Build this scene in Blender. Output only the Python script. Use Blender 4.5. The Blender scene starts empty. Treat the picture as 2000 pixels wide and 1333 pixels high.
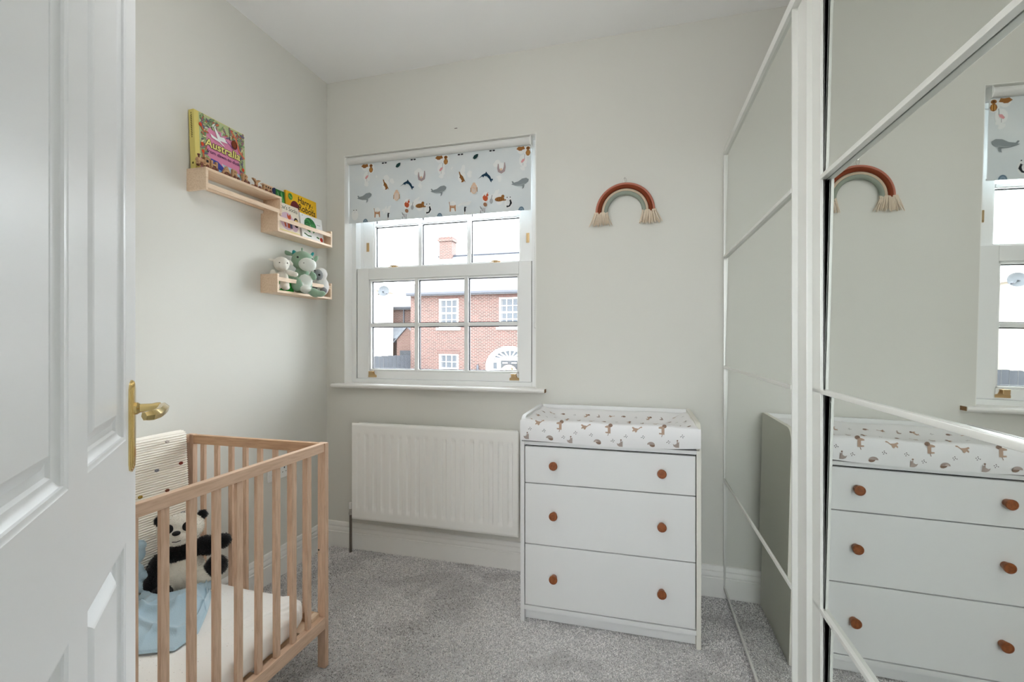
import bpy, bmesh, math, random
import numpy as np
from mathutils import Matrix, Vector
random.seed(7); rng = np.random.default_rng(7)
S = bpy.context.scene
COL = S.collection
PI = math.pi

# ------------------------------------------------------------------ camera, world, lights, exposure
def lin(r, g, b):
    f = lambda c: (c/255/12.92) if c/255 <= .04045 else ((c/255+.055)/1.055)**2.4
    return (f(r), f(g), f(b))
cam = bpy.data.cameras.new('camera'); cam.lens = 906/2000*36; cam.sensor_width = 36; cam.clip_start = .02; cam.clip_end = 300
camo = bpy.data.objects.new('camera', cam); COL.objects.link(camo); S.camera = camo
camo.location = (0, 0, 1.166); camo.rotation_euler = (PI/2, 0, math.atan2(246, 906))
W = bpy.data.worlds.new('world'); S.world = W; W.use_nodes = True
bg = W.node_tree.nodes['Background']; bg.inputs[0].default_value = (.90, .95, 1.0, 1); bg.inputs[1].default_value = 12
def area(name, loc, size, power, rot=(0, 0, 0), color=(1, 1, 1), shape='SQUARE', sy=None, portal=False):
    l = bpy.data.lights.new(name, 'AREA'); l.energy = power; l.size = size; l.shape = shape; l.color = color
    if sy: l.shape = 'RECTANGLE'; l.size_y = sy
    if portal: l.cycles.is_portal = True
    o = bpy.data.objects.new(name, l); COL.objects.link(o); o.location = loc; o.rotation_euler = rot; return o
area('landing_portal', (0, -1.79, 1.40), .7, 1, (-PI/2, 0, 0), sy=1.3, portal=True)  # sky guide for the added hallway fill window
area('window_portal', (-1.055, 2.50, 1.55), 1.15, 1, (PI/2, 0, 0), sy=1.35, portal=True)      # sky guide in the window opening
S.view_settings.view_transform = 'Standard'; S.view_settings.look = 'None'; S.view_settings.gamma = 1
S.view_settings.exposure = .52; S.view_settings.use_curve_mapping = False
S.cycles.max_bounces = 14; S.cycles.diffuse_bounces = 8; S.cycles.glossy_bounces = 6; S.cycles.transparent_max_bounces = 12

# ------------------------------------------------------------------ materials
def mat(name, color, rough=.6, metal=0, bump=0, bscale=200, spec=.5, attr=None, coat=0, sheen=0, var=None, vscale=5, trans=0):
    m = bpy.data.materials.new(name); m.use_nodes = True; nt = m.node_tree; N = nt.nodes; L = nt.links
    p = N['Principled BSDF']; p.inputs['Base Color'].default_value = (*color, 1)
    p.inputs['Roughness'].default_value = rough; p.inputs['Metallic'].default_value = metal
    p.inputs['Specular IOR Level'].default_value = spec
    if coat: p.inputs['Coat Weight'].default_value = coat; p.inputs['Coat Roughness'].default_value = .1
    if sheen: p.inputs['Sheen Weight'].default_value = sheen
    if attr:
        a = N.new('ShaderNodeVertexColor'); a.layer_name = attr; L.new(a.outputs['Color'], p.inputs['Base Color'])
    tc = N.new('ShaderNodeTexCoord')
    if var is not None:
        n = N.new('ShaderNodeTexNoise'); n.inputs['Scale'].default_value = vscale; n.inputs['Detail'].default_value = 4
        L.new(tc.outputs['Object'], n.inputs['Vector'])
        mx = N.new('ShaderNodeMix'); mx.data_type = 'RGBA'; mx.inputs[6].default_value = (*color, 1); mx.inputs[7].default_value = (*var, 1)
        r = N.new('ShaderNodeMapRange'); r.inputs[1].default_value = .35; r.inputs[2].default_value = .65
        L.new(n.outputs['Fac'], r.inputs[0]); L.new(r.outputs[0], mx.inputs[0]); L.new(mx.outputs[2], p.inputs['Base Color'])
    if bump:
        n = N.new('ShaderNodeTexNoise'); n.inputs['Scale'].default_value = bscale; n.inputs['Detail'].default_value = 3
        b = N.new('ShaderNodeBump'); b.inputs['Strength'].default_value = bump; b.inputs['Distance'].default_value = .002
        L.new(tc.outputs['Object'], n.inputs['Vector']); L.new(n.outputs['Fac'], b.inputs['Height']); L.new(b.outputs['Normal'], p.inputs['Normal'])
    return m
def wood(name, c1, c2, scale=(1, 1, 1), rough=.5):
    m = mat(name, c1, rough); nt = m.node_tree; N = nt.nodes; L = nt.links; p = N['Principled BSDF']
    tc = N.new('ShaderNodeTexCoord'); mp = N.new('ShaderNodeMapping'); mp.inputs['Scale'].default_value = scale
    n = N.new('ShaderNodeTexNoise'); n.inputs['Scale'].default_value = 18; n.inputs['Detail'].default_value = 6; n.inputs['Distortion'].default_value = .6
    r = N.new('ShaderNodeValToRGB'); r.color_ramp.elements[0].position = .33; r.color_ramp.elements[0].color = (*c2, 1)
    r.color_ramp.elements[1].position = .6; r.color_ramp.elements[1].color = (*c1, 1)
    L.new(tc.outputs['Object'], mp.inputs[0]); L.new(mp.outputs[0], n.inputs['Vector']); L.new(n.outputs['Fac'], r.inputs[0]); L.new(r.outputs[0], p.inputs['Base Color'])
    return m
def brickmat(name, c1, c2, mortar, w=.225, h=.075, ms=.012, axis='xz', rough=.85, bump=.6):
    m = mat(name, c1, rough); nt = m.node_tree; N = nt.nodes; L = nt.links; p = N['Principled BSDF']
    tc = N.new('ShaderNodeTexCoord'); s = N.new('ShaderNodeSeparateXYZ'); c = N.new('ShaderNodeCombineXYZ')
    L.new(tc.outputs['Object'], s.inputs[0]); ad = N.new('ShaderNodeMath'); ad.operation = 'ADD'
    if axis == 'xz': L.new(s.outputs[0], ad.inputs[0]); L.new(s.outputs[1], ad.inputs[1]); L.new(ad.outputs[0], c.inputs[0]); L.new(s.outputs[2], c.inputs[1])
    if axis == 'xy': L.new(s.outputs[0], c.inputs[0]); L.new(s.outputs[1], c.inputs[1])
    if axis == 'zx': L.new(s.outputs[2], c.inputs[0]); L.new(s.outputs[0], c.inputs[1])
    b = N.new('ShaderNodeTexBrick'); b.inputs['Scale'].default_value = 1; b.inputs['Brick Width'].default_value = w; b.inputs['Row Height'].default_value = h
    b.inputs['Mortar Size'].default_value = ms; b.inputs['Color1'].default_value = (*c1, 1); b.inputs['Color2'].default_value = (*c2, 1); b.inputs['Mortar'].default_value = (*mortar, 1)
    L.new(c.outputs[0], b.inputs['Vector']); L.new(b.outputs['Color'], p.inputs['Base Color'])
    bp = N.new('ShaderNodeBump'); bp.invert = True; bp.inputs['Strength'].default_value = bump; bp.inputs['Distance'].default_value = .01
    L.new(b.outputs['Fac'], bp.inputs['Height']); L.new(bp.outputs[0], p.inputs['Normal'])
    return m
M = {}
M['wall'] = mat('matt_wall_paint', lin(221, 220, 214), .92, bump=.06, bscale=350, spec=.25)
M['ceiling'] = mat('matt_ceiling_paint', lin(245, 245, 245), .95, bump=.05, bscale=300, spec=.2)
M['trim'] = mat('satin_white_trim_paint', lin(242, 241, 238), .42)
M['door'] = mat('satin_white_door_paint', lin(238, 240, 242), .34, bump=.02, bscale=60)
M['upvc'] = mat('white_window_paint', lin(243, 244, 244), .4)
M['gasket'] = mat('black_glazing_spacer', (.02, .02, .025), .5)
M['gap'] = mat('dark_seam', (.02, .02, .02), .9)
M['radiator'] = mat('white_radiator_enamel', lin(246, 245, 242), .38)
M['lacquer'] = mat('white_foil_lacquer', lin(229, 229, 229), .45)
M['lacquer_side'] = mat('white_side_panel_foil', lin(226, 224, 214), .5)
M['brass'] = mat('polished_brass', (.66, .50, .22), .16, 1)
M['brass_dull'] = mat('lacquered_brass', (.62, .45, .25), .32, 1)
M['chrome'] = mat('brushed_metal', (.55, .53, .50), .3, 1)
M['steel_pipe'] = mat('painted_pipe', lin(120, 112, 105), .45, .4)
M['alu'] = mat('white_aluminium', lin(226, 226, 222), .35, .15)
M['mirror'] = mat('mirror_glass', (.80, .825, .80), .012, 1)
M['carpet'] = mat('carpet_backing', lin(206, 205, 205), .98, var=lin(180, 179, 180), vscale=60)
M['pile'] = mat('carpet_pile_fibre', (.3, .3, .3), .95, attr='Col', spec=.15)
M['plush'] = mat('plush_fabric', (.8, .8, .8), .95, attr='Col', bump=.5, bscale=420, sheen=.35, spec=.15)
M['fur'] = mat('plush_fur', (.8, .8, .8), .9, attr='Col', spec=.15, sheen=.2)
M['ink'] = mat('printed_ink', (.5, .5, .5), .75, attr='Col', spec=.25)
M['beech'] = wood('beech_wood', lin(220, 188, 162), lin(202, 167, 140), (7, 7, .8))
M['beech_y'] = wood('beech_rail_wood', lin(220, 188, 162), lin(204, 169, 142), (8, .7, 8))
M['beech_x'] = wood('beech_crossrail_wood', lin(205, 166, 132), lin(184, 144, 112), (.7, 8, 8))
M['pine'] = wood('pale_pine_wood', lin(233, 208, 182), lin(219, 190, 160), (9, .8, 9))
M['toywood'] = wood('toy_wood', lin(196, 156, 116), lin(170, 128, 90), (3, 3, 3), .6)
M['redwood'] = wood('dark_toy_wheel_wood', lin(120, 66, 48), lin(92, 46, 32), (4, 4, 4), .6)
M['knob'] = wood('brown_knob_wood', lin(150, 84, 42), lin(124, 64, 28), (6, 1, 6), .45)
M['sheet'] = mat('speckled_cotton_sheet', lin(249, 247, 244), .95, bump=.3, bscale=90, spec=.15)
M['rib'] = mat('cream_ribbed_cotton', lin(243, 237, 226), .95, spec=.1, sheen=.3)
M['fleece'] = mat('pale_blue_fleece', lin(178, 203, 218), .95, bump=.5, bscale=300, spec=.1, sheen=.5)
M['matfab'] = mat('wipeable_mat_cover', lin(236, 235, 236), .42, bump=.08, bscale=40)
M['blind'] = mat('blind_fabric', lin(222, 228, 231), .85, bump=.1, bscale=900, var=lin(228, 232, 233), vscale=9)
nt = M['blind'].node_tree; N = nt.nodes; tr = N.new('ShaderNodeBsdfTranslucent'); tr.inputs[0].default_value = (.86, .90, .93, 1); mx = N.new('ShaderNodeMixShader'); mx.inputs[0].default_value = .10
nt.links.new(N['Principled BSDF'].outputs[0], mx.inputs[1]); nt.links.new(tr.outputs[0], mx.inputs[2]); nt.links.new(mx.outputs[0], N['Material Output'].inputs[0])
M['blindback'] = mat('blind_fabric_back', lin(226, 226, 224), .8)
M['plastic'] = mat('white_plastic', lin(238, 238, 236), .35)
M['paper'] = mat('book_pages', lin(236, 232, 220), .9)
M['cord'] = mat('cream_cotton_cord', lin(226, 210, 190), .95, bump=.4, bscale=600)
M['brick'] = brickmat('facade_red_brick', lin(76, 43, 39), lin(54, 29, 27), lin(96, 84, 78), ms=.016)
M['brick_soft'] = brickmat('soldier_brick', lin(76, 44, 40), lin(60, 33, 30), lin(88, 77, 72), .075, .24, axis='xz')
M['slate'] = brickmat('roof_slate', lin(86, 90, 96), lin(78, 82, 90), lin(58, 62, 68), .3, .24, .008, 'xy', .6)
M['render'] = mat('cream_render', lin(238, 232, 220), .9, bump=.3, bscale=30)
M['stone'] = mat('pale_stone', lin(232, 226, 216), .8)
M['glass_far'] = mat('far_window_glass', lin(56, 60, 66), .3, spec=.3)
M['curtain_far'] = mat('far_curtain', lin(84, 84, 86), .9)
M['fence'] = mat('dark_stained_timber', lin(52, 55, 61), .8, var=lin(44, 47, 53), vscale=6)
M['gutter'] = mat('dark_gutter_plastic', lin(50, 52, 60), .5)
M['doorgrey'] = mat('dark_grey_door_paint', lin(36, 38, 42), .5)
M['dish'] = mat('grey_dish_metal', lin(64, 67, 72), .6)
M['tarmac'] = mat('tarmac', lin(124, 124, 126), .95, bump=.5, bscale=80)
M['paving'] = brickmat('paving', lin(178, 174, 166), lin(168, 164, 156), lin(130, 128, 122), .4, .4, .01, 'xy')
M['leaf'] = mat('shrub_leaf', lin(80, 92, 66), .7)
M['petal'] = mat('peach_petal', lin(150, 120, 104), .7)
M['lampglass'] = mat('opal_lamp_glass', (.9, .9, .88), .4)
nt = M['lampglass'].node_tree; nt.nodes['Principled BSDF'].inputs['Emission Color'].default_value = (1, .992, .98, 1); nt.nodes['Principled BSDF'].inputs['Emission Strength'].default_value = 8.2  # glow of the added fill pendants
def glassmat():
    m = bpy.data.materials.new('window_glass'); m.use_nodes = True; N = m.node_tree.nodes; L = m.node_tree.links
    N.remove(N['Principled BSDF']); o = N['Material Output']
    t = N.new('ShaderNodeBsdfTransparent'); t.inputs[0].default_value = (.97, .98, .975, 1)
    g = N.new('ShaderNodeBsdfGlossy'); g.inputs['Roughness'].default_value = .01
    f = N.new('ShaderNodeFresnel'); f.inputs[0].default_value = 1.35; x = N.new('ShaderNodeMixShader')
    L.new(f.outputs[0], x.inputs[0]); L.new(t.outputs[0], x.inputs[1]); L.new(g.outputs[0], x.inputs[2]); L.new(x.outputs[0], o.inputs[0])
    return m
M['glass'] = glassmat()
def solid(c, rough=.7, nm='printed_colour'):
    k = ('s', tuple(round(x, 3) for x in c), rough)
    if k not in M: M[k] = mat(nm, c, rough)
    return M[k]

# ------------------------------------------------------------------ object helpers
def wm(o):
    m = Matrix.Identity(4)
    while o is not None:
        m = Matrix.LocRotScale(o.location, o.rotation_euler, o.scale) @ m; o = o.parent
    return m
def props(o, label=None, cat=None, group=None, kind=None):
    if label: o['label'] = label
    if cat: o['category'] = cat
    if group: o['group'] = group
    if kind: o['kind'] = kind
    return o
def thing(name, label, cat, loc=(0, 0, 0), rz=0, group=None, kind=None):
    o = bpy.data.objects.new(name, None); COL.objects.link(o); o.empty_display_size = .05
    o.location = loc; o.rotation_euler = (0, 0, rz)
    return props(o, label, cat, group, kind)
class G(object):
    """collects shapes in one bmesh"""
    def __init__(s): s.bm = bmesh.new()
    def _mi(s, n0, mi):
        if mi:
            s.bm.faces.ensure_lookup_table()
            for f in s.bm.faces[n0:]: f.material_index = mi
    def box(s, x0, x1, y0, y1, z0, z1, bev=0, seg=2, mi=0, rot=None):
        t = bmesh.new(); r = bmesh.ops.create_cube(t, size=1)
        sx, sy, sz = abs(x1-x0), abs(y1-y0), abs(z1-z0)
        for v in t.verts: v.co = Vector((v.co.x*sx, v.co.y*sy, v.co.z*sz))
        if bev > 0:
            b = min(bev, sx*.45, sy*.45, sz*.45)
            bmesh.ops.bevel(t, geom=t.edges[:], offset=b, segments=seg, affect='EDGES', profile=.5)
        c = Vector(((x0+x1)/2, (y0+y1)/2, (z0+z1)/2))
        if rot: t.transform(rot)
        t.transform(Matrix.Translation(c)); s.add(t, mi); return s
    def add(s, t, mi=0):
        vm = {}
        for v in t.verts: vm[v] = s.bm.verts.new(v.co)
        for f in t.faces:
            try:
                nf = s.bm.faces.new([vm[v] for v in f.verts]); nf.material_index = mi
            except ValueError: pass
        t.free()
    def poly(s, vs, fs, mi=0):
        V = [s.bm.verts.new(v) for v in vs]
        for f in fs:
            try: s.bm.faces.new([V[i] for i in f]).material_index = mi
            except ValueError: pass
        return s
    def grid(s, nu, nv, fn, mi=0, closed_u=False, closed_v=False):
        vs = [fn(i/nu, j/nv) for j in range(nv+(0 if closed_v else 1)) for i in range(nu+(0 if closed_u else 1))]
        cu = nu if closed_u else nu+1; cv = nv if closed_v else nv+1
        fs = [((j % cv)*cu+i % cu, (j % cv)*cu+(i+1) % cu, ((j+1) % cv)*cu+(i+1) % cu, ((j+1) % cv)*cu+i % cu) for j in range(nv) for i in range(nu)]
        return s.poly(vs, fs, mi)
    def tube(s, pts, r, n=8, closed=False, mi=0, caps=True, flat=1):
        P = [Vector(p) for p in pts]; k = len(P); R = r if isinstance(r, (list, tuple)) else [r]*k
        T = []
        for i in range(k):
            a = P[(i-1) % k] if (closed or i > 0) else P[i]; b = P[(i+1) % k] if (closed or i < k-1) else P[i]
            d = (b-a); T.append(d.normalized() if d.length > 1e-9 else Vector((0, 0, 1)))
        u = T[0].orthogonal().normalized(); vs = []
        for i in range(k):
            if i: u = (u-T[i]*u.dot(T[i])); u = u.normalized() if u.length > 1e-6 else T[i].orthogonal().normalized()
            w = T[i].cross(u)
            for j in range(n):
                a = 2*PI*j/n; vs.append(P[i]+(u*math.cos(a)+w*math.sin(a)*flat)*R[i])
        fs = []
        for i in range(k if closed else k-1):
            for j in range(n):
                a = i*n+j; b = i*n+(j+1) % n; c = ((i+1) % k)*n+(j+1) % n; d = ((i+1) % k)*n+j; fs.append((a, b, c, d))
        if caps and not closed: fs.append(tuple(range(n))[::-1]); fs.append(tuple((k-1)*n+j for j in range(n)))
        return s.poly(vs, fs, mi)
    def lathe(s, prof, o, ax=(0, 0, 1), n=24, mi=0):
        A = Vector(ax).normalized(); u = A.orthogonal().normalized(); w = A.cross(u); o = Vector(o); vs = []
        for (r, h) in prof:
            for j in range(n):
                a = 2*PI*j/n; vs.append(o+A*h+(u*math.cos(a)+w*math.sin(a))*max(r, 1e-5))
        fs = [(i*n+j, i*n+(j+1) % n, (i+1)*n+(j+1) % n, (i+1)*n+j) for i in range(len(prof)-1) for j in range(n)]
        fs += [tuple(range(n))[::-1], tuple((len(prof)-1)*n+j for j in range(n))]
        return s.poly(vs, fs, mi)
    def ell(s, c, r, rot=None, u=20, v=12, mi=0):
        t = bmesh.new(); bmesh.ops.create_uvsphere(t, u_segments=u, v_segments=v, radius=1)
        m = Matrix.Diagonal((*r, 1)); m = (rot.to_4x4() if rot else Matrix.Identity(4)) @ m
        t.transform(Matrix.Translation(Vector(c)) @ m); s.add(t, mi); return s
    def prism(s, pts, fn, w0, w1, mi=0):
        n = len(pts); vs = [fn(p[0], p[1], w0) for p in pts]+[fn(p[0], p[1], w1) for p in pts]
        fs = [tuple(range(n))[::-1], tuple(range(n, 2*n))]+[(i, (i+1) % n, n+(i+1) % n, n+i) for i in range(n)]
        return s.poly(vs, fs, mi)
    def done(s, name, m, parent=None, local=False, smooth=40, label=None, cat=None, group=None, kind=None):
        me = bpy.data.meshes.new(name); bmesh.ops.recalc_face_normals(s.bm, faces=s.bm.faces[:])
        ms = m if isinstance(m, (list, tuple)) else [m]
        o = bpy.data.objects.new(name, me)
        if parent is not None:
            o.parent = parent
            if not local: s.bm.transform(wm(parent).inverted())
        elif not local:
            xs = [v.co for v in s.bm.verts]
            c = Vector(((min(v.x for v in xs)+max(v.x for v in xs))/2, (min(v.y for v in xs)+max(v.y for v in xs))/2, min(v.z for v in xs)))
            s.bm.transform(Matrix.Translation(-c)); o.location = c
        s.bm.to_mesh(me); s.bm.free()
        for x in ms: me.materials.append(x)
        if smooth:
            me.polygons.foreach_set('use_smooth', [True]*len(me.polygons)); me.set_sharp_from_angle(angle=math.radians(smooth))
            if len(me.polygons) < 1500:
                wn = o.modifiers.new('weighted_normals', 'WEIGHTED_NORMAL'); wn.weight = 60; wn.keep_sharp = True
        COL.objects.link(o); return props(o, label, cat, group, kind)
def bx(name, m, parent, *a, bev=.002, **k):
    return G().box(*a, bev=bev).done(name, m, parent, **k)
def dup(o, parent=None, loc=None):
    c = o.copy(); COL.objects.link(c)
    if parent is not None: c.parent = parent
    if loc is not None: c.location = loc
    return c

# coloured flat print: list of (rgb, [(u,v)...]) mapped by fn(u,v,layer)->xyz, one mesh with a colour attribute
def decal(name, shapes, fn, parent, local=False, tri=False, label=None):
    vs, fs, cs = [], [], []
    for k, (c, pts) in enumerate(shapes):
        if pts and isinstance(pts[0][0], (tuple, list)):   # (verts, faces) pair
            V, F = pts
            b = len(vs); vs += [fn(p[0], p[1], k) for p in V]
            for f in F: fs.append([b+i for i in f]); cs.append((c, len(f)))
            continue
        b = len(vs); vs += [fn(p[0], p[1], k) for p in pts]; fs.append(list(range(b, b+len(pts)))); cs.append((c, len(pts)))
    inv = Matrix.Identity(4) if local or parent is None else wm(parent).inverted()
    me = bpy.data.meshes.new(name); me.from_pydata([tuple(inv @ Vector(v)) for v in vs], [], fs)
    a = me.color_attributes.new('Col', 'FLOAT_COLOR', 'CORNER'); arr = []
    for c, n in cs: arr += [*c, 1]*n
    a.data.foreach_set('color', arr); me.materials.append(M['ink'])
    o = bpy.data.objects.new(name, me); COL.objects.link(o); o.parent = parent
    return props(o, label, kind='stuff')
def el(cx, cy, rx, ry, n=16, rot=0, a0=0, a1=360):
    out = []; full = abs(a1-a0) >= 360
    for i in range(n+(0 if full else 1)):
        a = math.radians(a0+(a1-a0)*i/n); x = rx*math.cos(a); y = ry*math.sin(a); c, s = math.cos(math.radians(rot)), math.sin(math.radians(rot))
        out.append((cx+x*c-y*s, cy+x*s+y*c))
    return out
def stroke(pts, w):
    out = []; n = len(pts); W_ = w if isinstance(w, (list, tuple)) else [w]*n; L, R = [], []
    for i in range(n):
        a = pts[max(i-1, 0)]; b = pts[min(i+1, n-1)]; dx, dy = b[0]-a[0], b[1]-a[1]; l = math.hypot(dx, dy) or 1
        L.append((pts[i][0]-dy/l*W_[i]/2, pts[i][1]+dx/l*W_[i]/2)); R.append((pts[i][0]+dy/l*W_[i]/2, pts[i][1]-dx/l*W_[i]/2))
    return L+R[::-1]
def place(shapes, x, y, s=1, fx=1, rot=0):
    c, sn = math.cos(math.radians(rot)), math.sin(math.radians(rot))
    return [(col, [(x+s*(fx*p[0]*c-p[1]*sn), y+s*(fx*p[0]*sn+p[1]*c)) for p in pts]) for col, pts in shapes]
_tc = {}
def text2d(txt, size=1, shear=0, bold=0, extrude=0, align='CENTER'):
    cu = bpy.data.curves.new('t', 'FONT'); cu.body = txt; cu.size = size; cu.align_x = align; cu.shear = shear; cu.offset = bold; cu.extrude = extrude; cu.resolution_u = 4
    ob = bpy.data.objects.new('t', cu); COL.objects.link(ob); bpy.context.view_layer.update()
    me = bpy.data.meshes.new_from_object(ob.evaluated_get(bpy.context.evaluated_depsgraph_get()))
    V = [tuple(v.co) for v in me.vertices]; F = [tuple(p.vertices) for p in me.polygons]
    bpy.data.objects.remove(ob); bpy.data.curves.remove(cu); bpy.data.meshes.remove(me)
    return V, F
def txt(color, s, x, y, size, shear=0, bold=0, rot=0):
    V, F = text2d(s, size, shear, bold); c, sn = math.cos(math.radians(rot)), math.sin(math.radians(rot))
    return (color, ([(x+p[0]*c-p[1]*sn, y+p[0]*sn+p[1]*c) for p in V], F))

# soft toys: overlapping ellipsoids fused by voxel remesh, colour from the nearest ellipsoid
def blob(name, prims, parent, voxel=.004, smooth=4, m='plush', label=None, cat=None):
    """prims: (centre, radii, colour[, euler])  in world coordinates"""
    g = bmesh.new()
    for p in prims:
        e = Matrix.Identity(4) if len(p) < 4 else (p[3] if isinstance(p[3], Matrix) else p[3].to_4x4())
        t = bmesh.new(); bmesh.ops.create_icosphere(t, subdivisions=3, radius=1)
        t.transform(Matrix.Translation(Vector(p[0])) @ e @ Matrix.Diagonal((*p[1], 1)))
        vm = {v: g.verts.new(v.co) for v in t.verts}
        for f in t.faces: g.faces.new([vm[v] for v in f.verts])
        t.free()
    me = bpy.data.meshes.new('tmp'); g.to_mesh(me); g.free(); ob = bpy.data.objects.new('tmp', me); COL.objects.link(ob)
    r = ob.modifiers.new('r', 'REMESH'); r.mode = 'VOXEL'; r.voxel_size = voxel
    sm = ob.modifiers.new('s', 'SMOOTH'); sm.iterations = smooth; sm.factor = .6
    bpy.context.view_layer.update()
    me2 = bpy.data.meshes.new_from_object(ob.evaluated_get(bpy.context.evaluated_depsgraph_get()))
    bpy.data.objects.remove(ob); bpy.data.meshes.remove(me); me2.name = name
    n = len(me2.vertices); co = np.empty(n*3); me2.vertices.foreach_get('co', co); co = co.reshape(-1, 3)
    best = np.full(n, 1e9); colr = np.ones((n, 4))
    for p in prims:
        e = Matrix.Identity(4) if len(p) < 4 else (p[3] if isinstance(p[3], Matrix) else p[3].to_4x4())
        R = np.array(e.to_3x3()); d = (co-np.array(p[0])) @ R/np.array(p[1]); d = (np.linalg.norm(d, axis=1)-1)*min(p[1])
        k = d < best; best[k] = d[k]; colr[k, :3] = p[2]
    me2.color_attributes.new('Col', 'FLOAT_COLOR', 'POINT').data.foreach_set('color', colr.ravel())
    me2.polygons.foreach_set('use_smooth', [True]*len(me2.polygons))
    me2.materials.clear(); me2.materials.append(M[m]); o = bpy.data.objects.new(name, me2); COL.objects.link(o)
    if parent is not None: o.parent = parent; me2.transform(wm(parent).inverted())
    return props(o, label, cat), co, colr
# blades: thin triangles standing on points, used for carpet pile and plush fur
def blades(name, base, nrm, col, h, w, jit, m, parent, lean=None, label=None, kind='stuff', up=1, **k):
    n = len(base); d = nrm*up+rng.normal(0, jit, (n, 3))
    if lean is not None: d += lean
    d /= np.linalg.norm(d, axis=1)[:, None]; s = np.cross(d, rng.normal(0, 1, (n, 3))); s /= np.linalg.norm(s, axis=1)[:, None]
    hh = h*rng.uniform(.65, 1.2, (n, 1)); V = np.empty((n, 3, 3)); V[:, 0] = base-s*w/2; V[:, 1] = base+s*w/2; V[:, 2] = base+d*hh
    if parent is not None:
        Mi = np.array(wm(parent).inverted()); V = V @ Mi[:3, :3].T+Mi[:3, 3]
    me = bpy.data.meshes.new(name); me.vertices.add(n*3); me.loops.add(n*3); me.polygons.add(n)
    me.vertices.foreach_set('co', V.ravel()); me.loops.foreach_set('vertex_index', np.arange(n*3, dtype=np.int32))
    me.polygons.foreach_set('loop_start', np.arange(0, n*3, 3, dtype=np.int32)); me.polygons.foreach_set('loop_total', np.full(n, 3, dtype=np.int32))
    me.update(); c4 = np.ones((n, 3, 4)); c4[:, :, :3] = col[:, None, :]; c4[:, :2, :3] *= .92
    me.color_attributes.new('Col', 'FLOAT_COLOR', 'POINT').data.foreach_set('color', c4.ravel()); me.materials.append(M[m])
    o = bpy.data.objects.new(name, me); COL.objects.link(o)
    if parent is not None: o.parent = parent
    return props(o, label, kind=kind, **k)

# ------------------------------------------------------------------ room shell
XL, XR, YB, YF, ZC = -1.732, 1.06, 2.302, .10, 2.651
RX0, RX1, RZ0, RZ1 = -1.617, -.498, .925, 2.222      # window opening
OW = 2.56                                            # outer face of the window wall
def struct(name, g, m, label=None, **k): return g.done(name, m, kind='structure', label=label, smooth=0, **k)
fl = struct('floor', G().box(-1.9, 1.1, -1.7, 2.31, -.12, -.004), M['carpet'], 'grey carpeted floor')
struct('ceiling', G().box(-1.9, 1.2, -1.8, 2.56, ZC, ZC+.12), M['ceiling'], 'plain white ceiling')
struct('wall_left', G().box(XL-.14, XL, YF-.1, OW, -.12, ZC), M['wall'], 'plain off-white wall on the left')
struct('wall_right', G().box(XR, XR+.14, YF-.1, OW, -.12, ZC), M['wall'], 'off-white wall behind the wardrobe')
g = G().box(XL, RX0, YB, OW, -.12, ZC).box(RX1, XR, YB, OW, -.12, ZC).box(RX0, RX1, YB, OW, -.12, RZ0-.02).box(RX0, RX1, YB, OW, RZ1, ZC)
struct('wall_back', g, M['wall'], 'off-white window wall')
# wall with the doorway the camera stands in
g = G().box(XL, -.36, YF-.1, YF, -.12, ZC).box(.46, XR, YF-.1, YF, -.12, ZC).box(-.36, .46, YF-.1, YF, 2.02, ZC)
struct('wall_front', g, M['wall'], 'off-white wall with the doorway')
g = G().box(-1.0, -.9, -1.7, YF-.1, -.12, ZC).box(.9, 1.0, -1.7, YF-.1, -.12, ZC)
g.box(-.9, -.35, -1.8, -1.7, -.12, ZC).box(.35, .9, -1.8, -1.7, -.12, ZC).box(-.35, .35, -1.8, -1.7, -.12, .75).box(-.35, .35, -1.8, -1.7, 2.05, ZC)
struct('wall_hall', g, M['wall'], 'off-white hallway walls')
# unseen hallway window behind the camera, added for frontal fill light
w2 = thing('window_2', 'landing window in the hallway', None, (0, -1.75, .75), kind='structure')
G().box(-.35, -.31, -1.78, -1.73, .75, 2.05).box(.31, .35, -1.78, -1.73, .75, 2.05).box(-.31, .31, -1.78, -1.73, .75, .79).box(-.31, .31, -1.78, -1.73, 2.01, 2.05).box(-.31, .31, -1.78, -1.73, 1.38, 1.42).done('frame', M['upvc'], w2, smooth=0)
for za, zb in ((.79, 1.38), (1.42, 2.01)): bx('pane', M['glass'], w2, -.31, .31, -1.757, -1.753, za, zb, bev=0, smooth=0)
# skirting profile (distance from wall, height)
SK = [(0, 0), (.018, 0), (.018, .088), (.0145, .0905), (.0145, .0955), (.017, .098), (.0165, .108), (.0125, .116), (.0125, .120), (.0145, .1225), (.013, .133), (.008, .141), (0, .143)]
def skirt(name, p0, p1, nx, ny):
    g = G(); n = len(SK); vs = []
    for (x, y) in (p0, p1): vs += [(x+nx*d, y+ny*d, h-.006) for d, h in SK]
    fs = [(i, (i+1) % n, n+(i+1) % n, n+i) for i in range(n)]+[tuple(range(n)), tuple(range(n, 2*n))]
    g.poly(vs, fs); return g.done(name, M['trim'], kind='structure', smooth=25)
skirt('baseboard_back', (XL, YB), (XR, YB), 0, -1); skirt('baseboard_left', (XL, YF), (XL, YB), 1, 0); skirt('baseboard_front', (XL, YF), (-.44, YF), 0, 1)
# door lining and architrave of the doorway
g = G().box(-.36, -.33, YF-.1, YF, 0, 2.02).box(.43, .46, YF-.1, YF, 0, 2.02).box(-.36, .46, YF-.1, YF, 1.99, 2.02)
g.box(-.43, -.345, YF, YF+.018, 0, 2.09, .004).box(-.43, .46, YF, YF+.018, 2.005, 2.09, .004)
g.done('trim_1', M['trim'], kind='structure', label='white door lining and architrave')

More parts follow.
